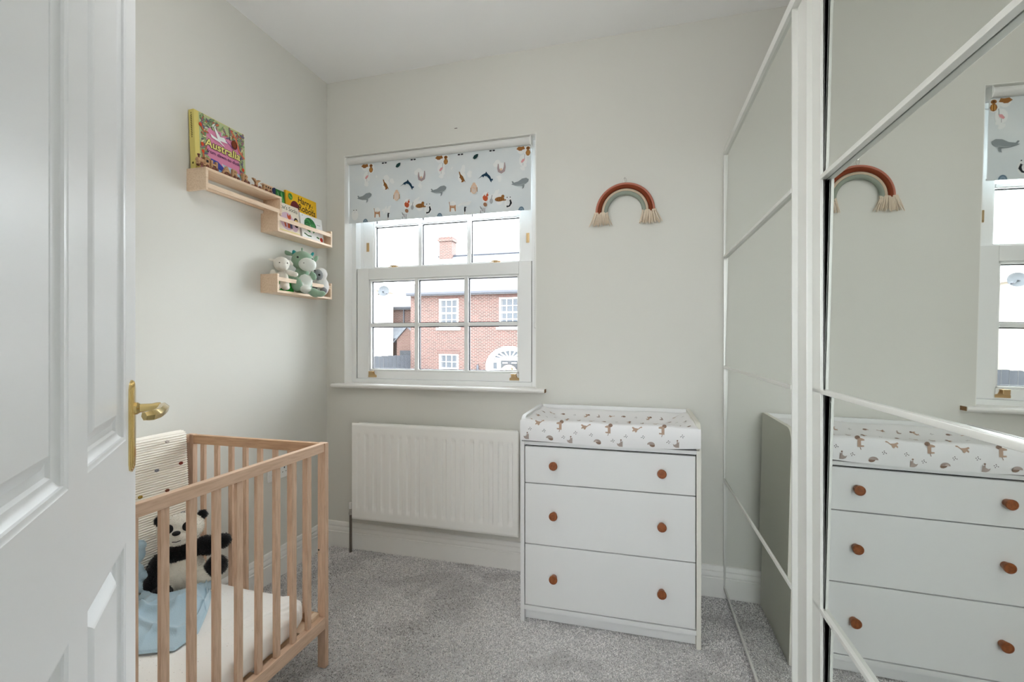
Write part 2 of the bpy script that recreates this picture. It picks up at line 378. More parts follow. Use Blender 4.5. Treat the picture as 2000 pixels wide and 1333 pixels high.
# carpet pile
def pile(x0, x1, y0, y1, dens):
    n = int((x1-x0)*(y1-y0)*dens); return np.c_[rng.uniform(x0, x1, n), rng.uniform(y0, y1, n), np.full(n, -.005)]
P = np.concatenate([pile(XL+.018, .44, 1.15, YB-.017, 98000), pile(XL+.018, .44, .12, 1.15, 12000)])
def wnoise(x, y, sc, seed):
    r = np.random.default_rng(seed); o = 0
    for k in range(14):
        a = r.uniform(0, 2*PI); f = sc*r.uniform(.5, 1.7); o = o+np.sin((x*np.cos(a)+y*np.sin(a))*f+r.uniform(0, 6.3))
    return o/14**.5
big = wnoise(P[:, 0], P[:, 1], 13, 3)*.5+wnoise(P[:, 0], P[:, 1], 34, 5)*.5
val = .97-.34*np.clip(np.tanh(big*2.2-.35), 0, 1)+.04*np.tanh(big*1.5)+rng.normal(0, .12, len(P)); val = np.clip(val, .2, 1)  # broad patches: light and dark of the pile direction put into the colour
val = np.where(rng.random(len(P)) < .2, val*.45, val)
pc = np.c_[val*1.0, val*.975, val*.965]
lean = np.c_[wnoise(P[:, 0], P[:, 1], 9, 11)*.55, wnoise(P[:, 0], P[:, 1], 9, 12)*.55+.1*big, np.zeros(len(P))]
blades('carpet_pile', P, np.tile([0, 0, 1.], (len(P), 1)), pc, .0065, .0050, .55, 'pile', fl, lean, 'dense grey twist carpet pile', up=.55)

# ------------------------------------------------------------------ window
win = thing('window_1', 'white sash window with small panes', None, (-1.0575, 2.42, RZ0), kind='structure')
SY, UY = 2.380, 2.425                 # room faces of lower and upper sash
g = G()
g.box(RX0, -1.588, 2.374, 2.53, RZ0, RZ1, .002).box(-.536, RX1, 2.374, 2.53, RZ0, RZ1, .002).box(-1.588, -.536, 2.374, 2.53, RZ1-.045, RZ1, .002)
g.box(-1.588, -.536, 2.374, 2.54, RZ0-.02, .948, .002)
g.box(-1.588, -1.568, 2.421, 2.424, .95, RZ1-.045).box(-.556, -.536, 2.421, 2.424, .95, RZ1-.045)   # parting beads
g.done('box_frame', M['upvc'], win)
G().box(-1.5878, -1.5836, 2.386, 2.412, .95, 1.588).box(-.5404, -.5362, 2.386, 2.412, .95, 1.588).box(-1.5878, -1.5836, 2.43, 2.46, 1.55, 2.17).box(-.5404, -.5362, 2.43, 2.46, 1.55, 2.17).done('draught_seal', M['gasket'], win, smooth=0)  # black strips painting the shade in the gaps between sash and frame
G().box(RX0, RX0+.0035, YB+.001, 2.374, RZ0, RZ1).box(RX1-.0035, RX1, YB+.001, 2.374, RZ0, RZ1).box(RX0, RX1, YB+.001, 2.374, RZ1-.003, RZ1).done('reveal_lining', M['trim'], win, smooth=0)
def sash(name, y, z0, z1, gz0, gz1, x0=-1.5835, x1=-.5405, gx0=-1.507, gx1=-.609, label=None):
    s_ = thing(name, label, None); s_.parent = win; s_.location = Vector((0, 0, 0))
    bpy.context.view_layer.update(); D = .038
    pa = G()
    pa.box(x0, gx0, y, y+D, z0, z1, .0025).box(gx1, x1, y, y+D, z0, z1, .0025).box(gx0, gx1, y, y+D, z0, gz0, .0025).box(gx0, gx1, y, y+D, gz1, z1, .0025)
    me = pa.done('sash_frame', M['upvc'], win, label=label)
    # ovolo bead round the glazed opening
    b = G(); i = .0105
    b.box(gx0, gx0+i, y+.006, y+D-.006, gz0, gz1, .003).box(gx1-i, gx1, y+.006, y+D-.006, gz0, gz1, .003).box(gx0, gx1, y+.006, y+D-.006, gz0, gz0+i, .003).box(gx0, gx1, y+.006, y+D-.006, gz1-i, gz1, .003)
    b.done('glazing_bead', M['upvc'], me)
    bpy.data.objects.remove(s_)
    xs = [gx0, gx0+(gx1-gx0)/3, gx0+2*(gx1-gx0)/3, gx1]; zm = (gz0+gz1)/2
    for xx in xs[1:3]:
        G().prism([(-.0115, .004), (-.0075, 0), (.0075, 0), (.0115, .004), (.0115, .008), (.005, .012), (.005, .028), (-.005, .028), (-.005, .012), (-.0115, .008)], lambda u, v, w: (xx+u, y+.004+v, w), gz0+.001, gz1-.001).done('glazing_bar', M['upvc'], me, smooth=30)
    for q in range(3):
        xa, xb = xs[q]+(.0105 if q == 0 else .0115), xs[q+1]-(.0105 if q == 2 else .0115)
        G().prism([(-.010, .004), (-.0065, 0), (.0065, 0), (.010, .004), (.010, .008), (.004, .012), (.004, .028), (-.004, .028), (-.004, .012), (-.010, .008)], lambda u, v, w: (w, y+.004+v, zm+u), xa, xb).done('glazing_bar', M['upvc'], me, smooth=30)
        for (za, zb) in ((gz0+.0105, zm-.010), (zm+.010, gz1-.0105)):
            p = bx('pane', M['glass'], me, xa-.003, xb+.003, y+.017, y+.021, za-.003, zb+.003, bev=0, smooth=0)
            k = G(); t_ = .0045; yy0, yy1 = y+.0215, y+.033
            k.box(xa-.002, xa+t_, yy0, yy1, za, zb).box(xb-t_+.002, xb+.002, yy0, yy1, za, zb).box(xa, xb, yy0, yy1, za-.002, za+t_-.001).box(xa, xb, yy0, yy1, zb-t_, zb+.002)
            k.done('glazing_spacer', M['gasket'], me, smooth=0)
    return me
ls = sash('lower_sash', SY, .950, 1.588, .994, 1.522, label='lower sash with six panes')
us = sash('upper_sash', UY, 1.545, 2.175, 1.592, 2.105, label='upper sash partly behind the blind')
# brass furniture
for xx in (-1.482, -.633):
    g = G(); pts = [(-.026, 0), (.026, 0), (.026, .012), (.016, .016), (.010, .032), (.0, .038), (-.010, .032), (-.016, .016), (-.026, .012)]
    g.prism(pts, lambda u, v, w: (xx+u, SY-w, .957+v), 0, .004)
    g.box(xx-.014, xx+.014, SY-.024, SY-.001, .988, .993, .002).box(xx-.012, xx+.012, SY-.026, SY-.021, .972, .993, .002)
    for d in (-.019, .019): g.lathe([(.003, 0), (.003, .0015), (.0015, .002)], (xx+d, SY-.004, .964), (0, -1, 0), 8)
    g.done('sash_lift', M['brass_dull'], win, label='brass sash lift')
for xx in (-1.358, -.744):
    g = G().box(xx-.028, xx+.028, 2.386, 2.410, 1.588, 1.591, .001)
    g.lathe([(.010, 0), (.010, .006), (.006, .010)], (xx, 2.398, 1.590), n=14); g.tube([(xx-.02, 2.392, 1.598), (xx, 2.398, 1.601), (xx+.026, 2.404, 1.597)], [.003, .004, .003], 8)
    g.done('sash_catch', M['brass_dull'], win, label='brass sash catch')
for xx in (-1.541, -.570):
    G().box(xx-.0085, xx+.0085, UY-.0035, UY, 1.694, 1.746, .001).box(xx-.004, xx+.004, UY-.006, UY-.003, 1.702, 1.738, .001).done('sash_stop', M['brass_dull'], win, label='brass sash stop')
# sill board
g = G(); n = 9
prof = [(2.378, .905), (2.378, .9255), (2.262, .9255)]+[(2.262-.009*math.sin(a), .9165+.009*math.cos(a)) for a in [PI*i/8 for i in range(1, 8)]]+[(2.262, .905)]
g.prism([(p[0], p[1]) for p in prof], lambda u, v, w: (w, u, v), -1.672, -.448)
g.done('window_sill', M['trim'], win, label='white painted sill board')
bx('sill_end_grain', solid(lin(140, 104, 66)), win, -.448, -.4465, 2.262, 2.300, .907, .924, bev=0, label='bare brown end of the sill board')

# ------------------------------------------------------------------ roller blind
BY = 2.338
bl = thing('roller_blind', 'pale grey roller blind printed with small animals, half lowered in the window recess', 'blind', (-1.07, BY, 2.19))
G().lathe([(.017, 0), (.0205, .001), (.0205, 1.077), (.017, 1.078)], (-1.610, BY-.009, 2.1985), (1, 0, 0), 28).done('roller_tube', M['blindback'], bl, label='rolled blind showing its white back')
g = G(); g.grid(40, 14, lambda u, v: (-1.611+1.077*u+.004*math.sin(v*3)*(1-u)*(1-u), BY+.0012*math.sin(u*9+v*2)*v, 2.180-(2.180-1.844)*v))
g.grid(40, 14, lambda u, v: (-1.611+1.077*u+.004*math.sin(v*3)*(1-u)*(1-u), BY+.0008+.0012*math.sin(u*9+v*2)*v, 2.180-(2.180-1.844)*v))
g.done('fabric', M['blind'], bl, label='printed fabric')
G().lathe([(.004, 0), (.0045, .002), (.0045, 1.07), (.004, 1.073)], (-1.609, BY+.006, 1.851), (1, 0, 0), 12).done('hem_bar', M['blindback'], bl)
for xx, sx in ((-1.6155, 1), (-.5275, -1)):
    g = G().lathe([(.012, 0), (.025, .0015), (.025, .006), (.018, .008)], (xx, BY-.009, 2.1985), (sx, 0, 0), 20).box(xx-.0014, xx+.0014, BY-.030, BY+.014, 2.170, 2.2215, .001)
    g.done('bracket', M['plastic'], bl)
ch = G(); R_ = []
for i in range(88):
    z = 2.178-i*.0107; R_.append((-.5115+.004*math.sin(i*.07), BY-.004+.001*math.sin(i*.2), z))
for i, p in enumerate(R_): ch.ell(p, (.0021, .0021, .0024), u=6, v=4); ch.ell((p[0]-.001, p[1]+.03, p[2]), (.0021, .0021, .0024), u=6, v=4)
ch.tube(R_, .0008, 5); ch.tube([(p[0]-.001, p[1]+.03, p[2]) for p in R_]+[(R_[-1][0], R_[-1][1]+.015, R_[-1][2]-.012), R_[-1]], .0008, 5)
ch.done('bead_chain', M['plastic'], bl)
G().box(-.516, -.504, BY-.012, BY+.034, 1.232, 1.262, .004).done('chain_tidy', M['plastic'], bl)
BR, DB, OR, PK, GY, DG, CR, BK, WH = lin(150, 100, 50), lin(96, 62, 36), lin(196, 92, 56), lin(222, 160, 164), lin(142, 150, 154), lin(30, 62, 62), lin(226, 196, 170), lin(36, 38, 44), lin(232, 234, 236)
NV = lin(24, 58, 82); LB = lin(238, 240, 240)
A_ = {}
A_['whale'] = [(GY, [(.020, .006), (.014, .010), (.004, .009), (-.006, .003), (-.016, .001), (-.019, .005), (-.022, .004), (-.019, -.001), (-.023, -.002), (-.018, -.004), (-.008, -.007), (.004, -.008), (.014, -.003), (.019, .001)]), (GY, [(.004, -.006), (.010, -.006), (.008, -.013), (.004, -.016), (.005, -.010)]), (lin(168, 174, 178), stroke([(-.010, -.005), (.0, -.0055), (.010, -.003)], .0012))]
A_['dolphin'] = [(NV, [(-.020, -.004), (-.012, .002), (-.008, .006), (0, .009), (.002, .013), (.005, .008), (.012, .001), (.015, -.006), (.019, -.006), (.019, -.010), (.016, -.010), (.015, -.015), (.012, -.010), (.010, -.006), (.004, .001), (-.003, .003), (-.005, -.001), (-.008, .002), (-.013, .000)])]
A_['penguin'] = [(CR, el(0, 0, .0085, .0125)), (lin(222, 206, 196), el(0, -.001, .006, .009)), (CR, el(0, .011, .0042, .0042)), (BR, stroke([(-.008, .003), (-.0085, -.008)], .0014)), (BR, stroke([(.008, .003), (.0085, -.008)], .0014))]
A_['kangaroo'] = [(BR, [(-.008, .014), (-.005, .013), (-.003, .007), (.003, .001), (.006, -.006), (.010, -.014), (.006, -.010), (.003, -.013), (-.002, -.013), (.0, -.009), (-.004, -.003), (-.006, .006)]), (DB, stroke([(-.004, .002), (-.006, -.002)], .0015))]
A_['otter'] = [(BR, [(-.011, -.001), (-.006, .004), (.002, .003), (.007, .008), (.009, .012), (.007, .005), (.010, -.003), (.004, -.004), (.002, -.006), (-.004, -.006), (-.008, -.003)])]
A_['bear'] = [(BR, el(0, -.004, .0058, .0075, 8)), (BR, el(0, .0065, .0048, .0042, 10)), (lin(222, 170, 96), stroke([(-.002, -.009), (-.002, .001)], .0013)), (lin(222, 170, 96), stroke([(.002, -.009), (.002, .001)], .0013)), (DB, el(0, .0065, .002, .0018, 8))]
A_['flamingo'] = [(PK, [(-.005, -.003), (-.001, .003), (.005, .004), (.003, -.002), (-.003, -.006)]), (GY, stroke([(.004, .003), (.004, .009), (.005, .014)], .0009)), (GY, stroke([(0, -.004), (0, -.012)], .0006))]
A_['leaf'] = [(DG, [(-.007, -.003), (-.004, .003), (.002, .006), (.007, .006), (.006, .0), (.002, -.004), (-.003, -.006)])]
A_['sloth'] = [(lin(176, 158, 160), stroke([(-.008, .011), (-.008, .0), (-.006, -.006), (0, -.009), (.006, -.006), (.008, .002), (.008, .013)], [.002, .005, .007, .008, .007, .005, .002])), (CR, el(-.001, -.003, .003, .003, 10))]
A_['squirrel'] = [(OR, el(0, -.003, .0055, .0065, 12)), (OR, el(.004, .005, .003, .003, 10)), (OR, stroke([(-.005, -.006), (-.006, .001), (-.002, .006)], [.003, .004, .002])), (OR, stroke([(.003, .007), (.006, .011)], .0015))]
A_['rabbit'] = [(lin(178, 180, 184), el(0, -.004, .004, .006, 10)), (lin(178, 180, 184), stroke([(.0, 0), (.002, .010)], .002))]
A_['tiger'] = [(BR, el(0, 0, .012, .0055, 14)), (BR, el(.008, .006, .004, .004, 10)), (BR, stroke([(.006, -.003), (.016, -.003)], .003)), (DB, stroke([(-.006, -.004), (-.004, .004)], .001)), (DB, stroke([(-.001, -.005), (.001, .005)], .001)), (DB, stroke([(.004, -.004), (.005, .004)], .001))]
A_['panda'] = [(BK, stroke([(-.003, .007), (.004, .006), (.006, -.001), (.002, -.007), (-.005, -.009)], [.003, .004, .005, .005, .004])), (WH, el(-.001, -.001, .004, .006, 12)), (WH, el(0, .009, .0045, .004, 12)), (BK, el(-.0035, .013, .0013, .0013, 8)), (BK, el(.004, .013, .0013, .0013, 8))]
A_['fawn'] = [(lin(186, 140, 108), [(-.010, .012), (-.008, .012), (-.007, .003), (.004, .002), (.008, .004), (.008, -.012), (.006, -.012), (.004, -.004), (-.004, -.003), (-.005, -.012), (-.008, -.012), (-.008, .0), (-.009, .008)]), (CR, stroke([(-.004, .001), (.004, .0005)], .001))]
A_['toucan'] = [(BK, el(0, .002, .0022, .007, 10)), (BK, stroke([(0, .006), (.004, .007)], .002)), (BR, stroke([(-.001, -.004), (0, -.011)], .0008))]
A_['hedgehog'] = [(lin(170, 126, 96), el(0, 0, .0045, .0055, 10, 40))]
A_['zebra'] = [(WH, el(0, 0, .008, .005, 12)), (BK, stroke([(-.007, .008), (-.004, .001)], .0012)), (BK, stroke([(-.003, .005), (-.002, -.004)], .001)), (BK, stroke([(.001, .004), (.001, -.005)], .001)), (BK, stroke([(.005, .003), (.004, -.009)], .001)), (BK, stroke([(-.006, -.002), (-.006, -.009)], .001))]
A_['hut'] = [(lin(110, 132, 150), el(0, -.004, .007, .009, 12, 0, 0, 180)), (lin(140, 160, 176), el(0, -.004, .0045, .006, 10, 0, 0, 180)), (lin(110, 132, 150), el(0, -.004, .002, .003, 8, 0, 0, 180))]
A_['shades'] = [(BK, el(-.004, 0, .0035, .0018, 8)), (BK, el(.004, 0, .0035, .0018, 8))]
tile = [('bear', -1.465, 2.149), ('otter', -1.503, 2.167), ('flamingo', -1.492, 2.103), ('leaf', -1.294, 2.149), ('sloth', -1.150, 2.074), ('kangaroo', -1.372, 2.048), ('dolphin', -1.239, 2.036), ('whale', -1.505, 1.989), ('penguin', -1.303, 1.979), ('squirrel', -1.237, 1.928), ('rabbit', -1.206, 1.915), ('tiger', -1.160, 1.912), ('panda', -1.111, 1.889), ('hedgehog', -1.240, 1.890), ('fawn', -1.425, 1.893), ('toucan', -1.355, 1.869), ('zebra', -1.253, 1.865), ('hut', -1.501, 1.853), ('shades', -1.201, 2.171), ('shades', -1.38, 2.170)]
sh = []; PS = 2.2
for k in (-1, 0, 1, 2):
    for nme, x, z in tile:
        for (ox, oz, rr) in ((0, 0, .014),):
            if -1.600 < x+k*.4585 < -.540:
                sh += place(A_[nme], x+k*.4585, z, PS)
    for nme, x, z in tile:
        if nme in ('kangaroo', 'penguin', 'bear', 'otter', 'squirrel', 'tiger', 'fawn', 'panda', 'flamingo', 'sloth') and -1.60 < x+k*.4585 < -.54: sh.insert(0, (LB, el(x+k*.4585, z, .022, .030, 14)))
    for (x, z, a, b, r) in ((-1.36, 2.09, .030, .022, 20), (-1.33, 2.06, .018, .024, 0), (-1.17, 2.11, .030, .028, 30), (-1.16, 2.02, .012, .030, 0), (-1.36, 1.905, .05, .014, 5), (-1.20, 1.935, .06, .014, 5), (-1.49, 2.07, .018, .03, 0), (-1.43, 2.10, .008, .008, 0)):
        if -1.59 < x+k*.4585-a and x+k*.4585+a < -.54:
            for q in range(4):
                sh.insert(0, (LB, el(x+k*.4585+random.uniform(-.4, .4)*a, z+random.uniform(-.5, .5)*b, a*.5, b*.5, 9, random.uniform(0, 90))))
decal('printed_pattern', sh, lambda u, v, k: (min(max(u, -1.6105), -.5345), BY-.0022-.000006*k+.0012*math.sin((u+1.611)/1.077*9+(2.180-v)/.336*2)*(2.180-v)/.336, min(v, 2.176)), bl, label='small printed animals, leaves and clouds')

# ------------------------------------------------------------------ unseen fill pendants, added to brighten the rooms (above the frame and behind the camera)
for nm, (lx, ly, lz), lb in (('pendant_lamp', (-.58, .98, 2.22), 'round opal globe pendant lamp in the middle of the bedroom'), ('hall_pendant_lamp', (.05, -.80, 2.05), 'round opal globe pendant lamp in the hallway')):
    t = thing(nm, lb, 'lamp', (lx, ly, ZC))
    G().lathe([(.045, 0), (.045, -.012), (.02, -.03)], (lx, ly, ZC), n=24).done('ceiling_rose', M['plastic'], t)
    G().tube([(lx, ly, ZC-.02), (lx, ly, lz+.14)], .003, 6).done('flex', M['plastic'], t)
    G().ell((lx, ly, lz), (.15, .15, .14), u=28, v=16).done('globe', M['lampglass'], t)

# ------------------------------------------------------------------ the open bedroom door
door = thing('door_1', 'open white four-panel door with brass lever handle', None, (-.324, .090, .008), math.atan2(.701, -.713), kind='structure')
g = G(); DW, DH, DT = .762, 1.97, .038
xs = [0, .092, .372+.004, .465-.004, .682, DW]   # hinge stile | panel | muntin | panel | lock stile
xs = [0, .085, .305, .389, .683, DW]
# measured from the lock edge: stile .079, panel .221, muntin .073, panel .22, hinge stile
xs = [0, .155, .389, .462, .683, DW]
PZ = [(.22, .827), (.995, 1.86)]; PXs = [(.155, .389), (.462, .683)]
g.box(0, PXs[0][0], 0, DT, 0, DH).box(PXs[0][1], PXs[1][0], 0, DT, 0, DH).box(PXs[1][1], DW, 0, DT, 0, DH)
for a, b in PXs: g.box(a, b, 0, DT, 0, PZ[0][0]).box(a, b, 0, DT, PZ[0][1], PZ[1][0]).box(a, b, 0, DT, PZ[1][1], DH)
leaf = g.done('door_leaf', M['door'], door, local=True, smooth=0)
prof = [(0, 0), (.003, .0015), (.006, .002), (.0065, .005), (.010, .0075), (.015, .0095), (.018, .010), (.021, .0135), (.030, .0145), (.044, .0050), (.0465, .0042), (.048, .0035)]
for a, b in PXs:
    for c, d in PZ:
        g = G()
        for side in (0, 1):
            loops = []
            for ins, dep in prof:
                y = dep if side == 0 else DT-dep
                loops.append([(a+ins, y, c+ins), (b-ins, y, c+ins), (b-ins, y, d-ins), (a+ins, y, d-ins)])
            vs = [p for l in loops for p in l]; fs = [(i*4+j, i*4+(j+1) % 4, (i+1)*4+(j+1) % 4, (i+1)*4+j) for i in range(len(loops)-1) for j in range(4)]
            fs.append(tuple((len(loops)-1)*4+j for j in range(4))); g.poly(vs, fs)
        g.done('door_panel', M['door'], door, local=True, smooth=18)
hx = DW-.0405; HZ = 1.05-.008
hd = G(); pw = .0195
pts = [(pw*c, s) for c, s in ((-1, -.092), (-.75, -.103), (0, -.1085), (.75, -.103), (1, -.092), (1, .034), (.75, .041), (.45, .046), (0, .049), (-.45, .046), (-.75, .041), (-1, .034))]
for k, (sc, dpt0, dpt1) in enumerate(((1, 0, -.0025), (.84, -.0025, -.004), (.6, -.004, -.0052), (.3, -.0052, -.0058))):
    hd.prism([(p[0]*sc, p[1]*(1-(1-sc)*.13)) for p in pts], lambda u, v, w: (hx+u, w, HZ+v), dpt0, dpt1)
plate = hd.done('handle_plate', M['brass'], door, local=True, smooth=30, label='long brass backplate')
lv = G(); lv.lathe([(.0105, 0), (.0105, -.004), (.0075, -.008), (.0072, -.024), (.0085, -.030), (.0085, -.036)], (hx, -.005, HZ), (0, 1, 0), 10)
path = [(hx+.006, -.043, HZ), (hx-.006, -.046, HZ), (hx-.028, -.048, HZ), (hx-.055, -.048, HZ-.001), (hx-.078, -.045, HZ-.002), (hx-.092, -.039, HZ-.002), (hx-.098, -.032, HZ-.002)]
lv.tube(path, [.0075, .0095, .0085, .0080, .0085, .0095, .0075], 6, flat=.85)
lv.done('lever', M['brass'], door, local=True, smooth=30, label='brass lever')
G().box(DW-.0006, DW+.0006, .008, .030, HZ-.08, HZ+.08).done('latch_plate', M['brass'], door, local=True)
for z in (.25, 1.0, 1.75): G().lathe([(.006, 0), (.006, .09)], (0.0, -.004, z-.045), n=10).done('hinge', M['brass'], door, local=True)

# ------------------------------------------------------------------ cot
def crib():
    c = thing('baby_cot', 'beech wooden cot with slatted sides in front of the left wall', 'cot', (-1.387, .80, 0))
    X0, X1, Y0, Y1 = -1.704, -1.073, .178, 1.437
    for yy in (Y0, Y1-.020):
        for xx in (X0, X1-.032): G().box(xx, xx+.032, yy, yy+.020, 0, .802, .0025).done('post', M['beech'], c)
        bx('end_top_rail', M['beech_x'], c, X0+.032, X1-.032, yy, yy+.020, .766, .800, bev=.002)
        bx('end_bottom_rail', M['beech_x'], c, X0+.032, X1-.032, yy, yy+.020, .142, .184, bev=.002)
        for xx in (-1.631, -1.564, -1.496, -1.430, -1.363, -1.295, -1.229, -1.163): bx('slat', M['beech'], c, xx-.0095, xx+.0095, yy+.004, yy+.016, .184, .768, bev=.0015)
    for xx in (X0, X1-.022):
        bx('side_top_rail', M['beech_y'], c, xx+.001, xx+.021, Y0+.021, Y1-.024, .771, .803, bev=.002)
        bx('side_bottom_rail', M['beech_y'], c, xx-.001, xx+.023, Y0+.020, Y1-.020, .142, .184, bev=.002)
        y = 1.342
        while y > .22:
            bx('slat', M['beech'], c, xx+.005, xx+.017, y-.0105, y+.0105, .184, .772, bev=.0015); y -= .0712
    for y in np.arange(.27, 1.40, .085): bx('base_slat', M['pine'], c, X0+.024, X1-.024, y-.03, y+.03, .150, .162, bev=.001)
    G().box(X0+.022, X0+.04, Y0+.03, Y1-.03, .135, .150).box(X1-.04, X1-.022, Y0+.03, Y1-.03, .135, .150).done('base_bearer', M['beech_y'], c)
    G().box(X1-.045, X1-.022, Y1-.062, Y1-.021, .162, .196, .002).done('corner_block', M['pine'], c)
    for z in (.42,): G().lathe([(.003, 0), (.003, .0006)], (X1-.026, Y1-.0202, z), (0, -1, 0), 8).done('screw', M['gap'], c)
crib()
# mattress under a fitted sheet
mt = thing('cot_mattress', 'cot mattress in a white speckled fitted sheet', 'mattress', (-1.385, .79, .163))
def superell(u, v, x0, x1, y0, y1, z0, z1):
    a = 2*PI*u; b = PI*(v-.5); n1 = .22; n2 = .42
    sg = lambda t, n: math.copysign(abs(t)**n, t)
    cx, cy, cz = (x0+x1)/2, (y0+y1)/2, (z0+z1)/2
    x = cx+(x1-x0)/2*sg(math.cos(b), n2)*sg(math.cos(a), n1); y = cy+(y1-y0)/2*sg(math.cos(b), n2)*sg(math.sin(a), n1); z = cz+(z1-z0)/2*sg(math.sin(b), n2)
    w = .0022*math.sin(x*41+y*23)*math.sin(y*37-x*17)+.0016*math.sin(u*150)*max(0, math.cos(b))
    return (x+w*math.cos(a), y+w*math.sin(a), z+w*1.2)
G().grid(220, 44, lambda u, v: superell(u, v, -1.672, -1.104, .205, 1.405, .163, .272), closed_u=True).done('fitted_sheet', M['sheet'], mt, smooth=70)
sp = []
for i in range(1500):
    x, y = random.uniform(-1.64, -1.14), random.uniform(.35, 1.36); sp.append((random.choice([lin(186, 176, 168), lin(206, 190, 176), lin(172, 170, 172)]), [(x+random.uniform(-.0018, .0018), y+random.uniform(-.0018, .0018)) for _ in range(3)]))
decal('speckles', sp, lambda u, v, k: (u, v, .2762+.0012*1.2), mt)

# ribbed quilt hung over the far side rail
qt = thing('ribbed_quilt', 'cream ribbed quilt with small coloured tufts hung over the cot rail', 'quilt', (-1.66, .95, .28))
QY0, QY1 = .42, 1.392
def quilt(u, v, off=0):
    y = QY0+(QY1-QY0)*u; s = v*.56
    if s < .05: t = s/.05*PI*.5; x = -1.712+.030*(math.sin(t)); z = .805+.018*math.cos(t)-.0
    if s < .05:
        a = PI*(1-s/.05); x = -1.693+.024*math.cos(a); z = .806+.017*math.sin(a)
    else:
        d = s-.05; x = -1.669+.010*math.sin(d*3.5)+.006*math.sin(y*9+d*5)*min(1, d*8); z = .806-d
    rib = .0025*math.sin(2*PI*s/.0086)
    nx = 1 if s > .05 else math.cos(PI*(1-s/.05)); nz = 0 if s > .05 else math.sin(PI*(1-s/.05))
    edge = -.006*max(0, (u-.985)/.015)
    sag = .006*math.sin(y*7)-.010*(1-math.exp(-(1.39-y)*3))
    yy = y-(.035 if u > .5 else 0)*max(0, s-.25)*max(0, (u-.9)/.1)
    return (x+(rib+edge)*nx, yy, z+rib*nz+(sag if s > .02 else 0))
G().grid(70, 560, quilt).done('quilt_cloth', M['rib'], qt, smooth=80)
for y, z, c in ((1.352, .708, (120, 44, 30)), (1.262, .705, (150, 150, 156)), (1.300, .622, (116, 62, 40)), (1.205, .628, (176, 146, 60)), (1.30, .800, (206, 196, 190)), (1.10, .69, (120, 44, 30)), (1.00, .62, (176, 146, 60)), (1.36, .52, (150, 150, 156)), (1.12, .50, (176, 146, 60))):
    g = G()
    for k in range(7): a = k*.9; g.ell((-1.652, y+.0045*math.cos(a), z+.003*math.sin(a)), (.004, .0035, .003), u=8, v=6)
    g.done('tuft', solid(lin(*c), .9, 'tuft_yarn'), qt)

# ------------------------------------------------------------------ panda
def frame(o, to=(0, 0)):
    d = Vector((to[0]-o[0], to[1]-o[1])).normalized(); b = d; a = Vector((-d.y, d.x))     # a: viewer's right when facing the viewer
    return lambda p: (o[0]+a.x*p[0]+b.x*p[1], o[1]+a.y*p[0]+b.y*p[1], o[2]+p[2])
def frot(o, to=(0, 0)):
    d = Vector((to[0]-o[0], to[1]-o[1])).normalized(); return Matrix(((-d.y, d.x, 0), (d.x, d.y, 0), (0, 0, 1))).to_4x4()
def toy(prims, o, to=(0, 0)):
    f = frame(o, to); R = frot(o, to); out = []
    for p in prims:
        r = R.copy()
        if len(p) > 3: r = R @ Matrix.Rotation(math.radians(p[3]), 4, 'Y')        # tilt in the picture plane
        out.append((f(p[0]), p[1], p[2], r))
    return out, f
Wt, Bl = lin(234, 230, 220), lin(16, 16, 20)
po = (-1.565, 1.285, .274)
pd = thing('toy_panda', 'black and white plush panda sitting in the far corner of the cot', 'soft toy', po)
body = [((.004, 0, .070), (.066, .055, .070), Wt), ((0, -.002, .140), (.066, .043, .030), Bl), ((-.004, .008, .228), (.070, .056, .052), Wt), ((-.012, .052, .218), (.040, .036, .030), Wt),
        ((.060, .0, .262), (.017, .011, .018), Bl), ((-.064, 0, .266), (.017, .011, .018), Bl),
        ((-.070, .005, .105), (.030, .032, .055), Bl, 20), ((-.088, .020, .055), (.026, .028, .045), Bl, 10),
        ((.074, .010, .150), (.032, .030, .040), Bl, -50), ((.116, .022, .158), (.034, .028, .026), Bl, -10),
        ((.060, .035, .055), (.034, .040, .034), Wt), ((.100, .052, .085), (.036, .026, .038), Bl), ((-.06, .05, .030), (.034, .045, .028), Bl)]
pr, pf = toy(body, po)
bo, co, cc = blob('panda_body', pr, pd, .0042, 3)
g = G(); R3 = frot(po).to_3x3()
g.ell(pf((-.016, .086, .240)), (.0125, .008, .0080), R3, 14, 10); g.tube([pf((-.028, .089, .214)), pf((-.016, .0915, .212)), (pf((-.004, .089, .214)))], .0014, 6)
g.done('nose', M['gap'], pd)
for (a, b, z, rx, rz) in ((-.038, .064, .251, .014, .016), (.014, .067, .251, .014, .016)):
    g = G().ell(pf((a, b, z)), (rx, .010, rz), R3, 14, 10); g.done('eye_patch', solid(Bl, .9, 'black_plush'), pd)
    G().ell(pf((a+.002, b+.0095, z+.001)), (.0035, .003, .0035), R3, 10, 8).done('eye', mat('shiny_black_eye', (.01, .01, .01), .1), pd)
me = bo.data; n = len(me.vertices); nr = np.empty(n*3); me.vertices.foreach_get('normal', nr); nr = nr.reshape(-1, 3)
idx = rng.integers(0, n, 26000); jit = rng.normal(0, .002, (26000, 3))
blades('fur', co[idx]+jit*.6-nr[idx]*.001, nr[idx], np.clip(cc[idx, :3]*rng.uniform(.85, 1.1, (26000, 1)), 0, 1), .0055, .0015, .45, 'fur', pd, np.array([0, 0, -.4]))

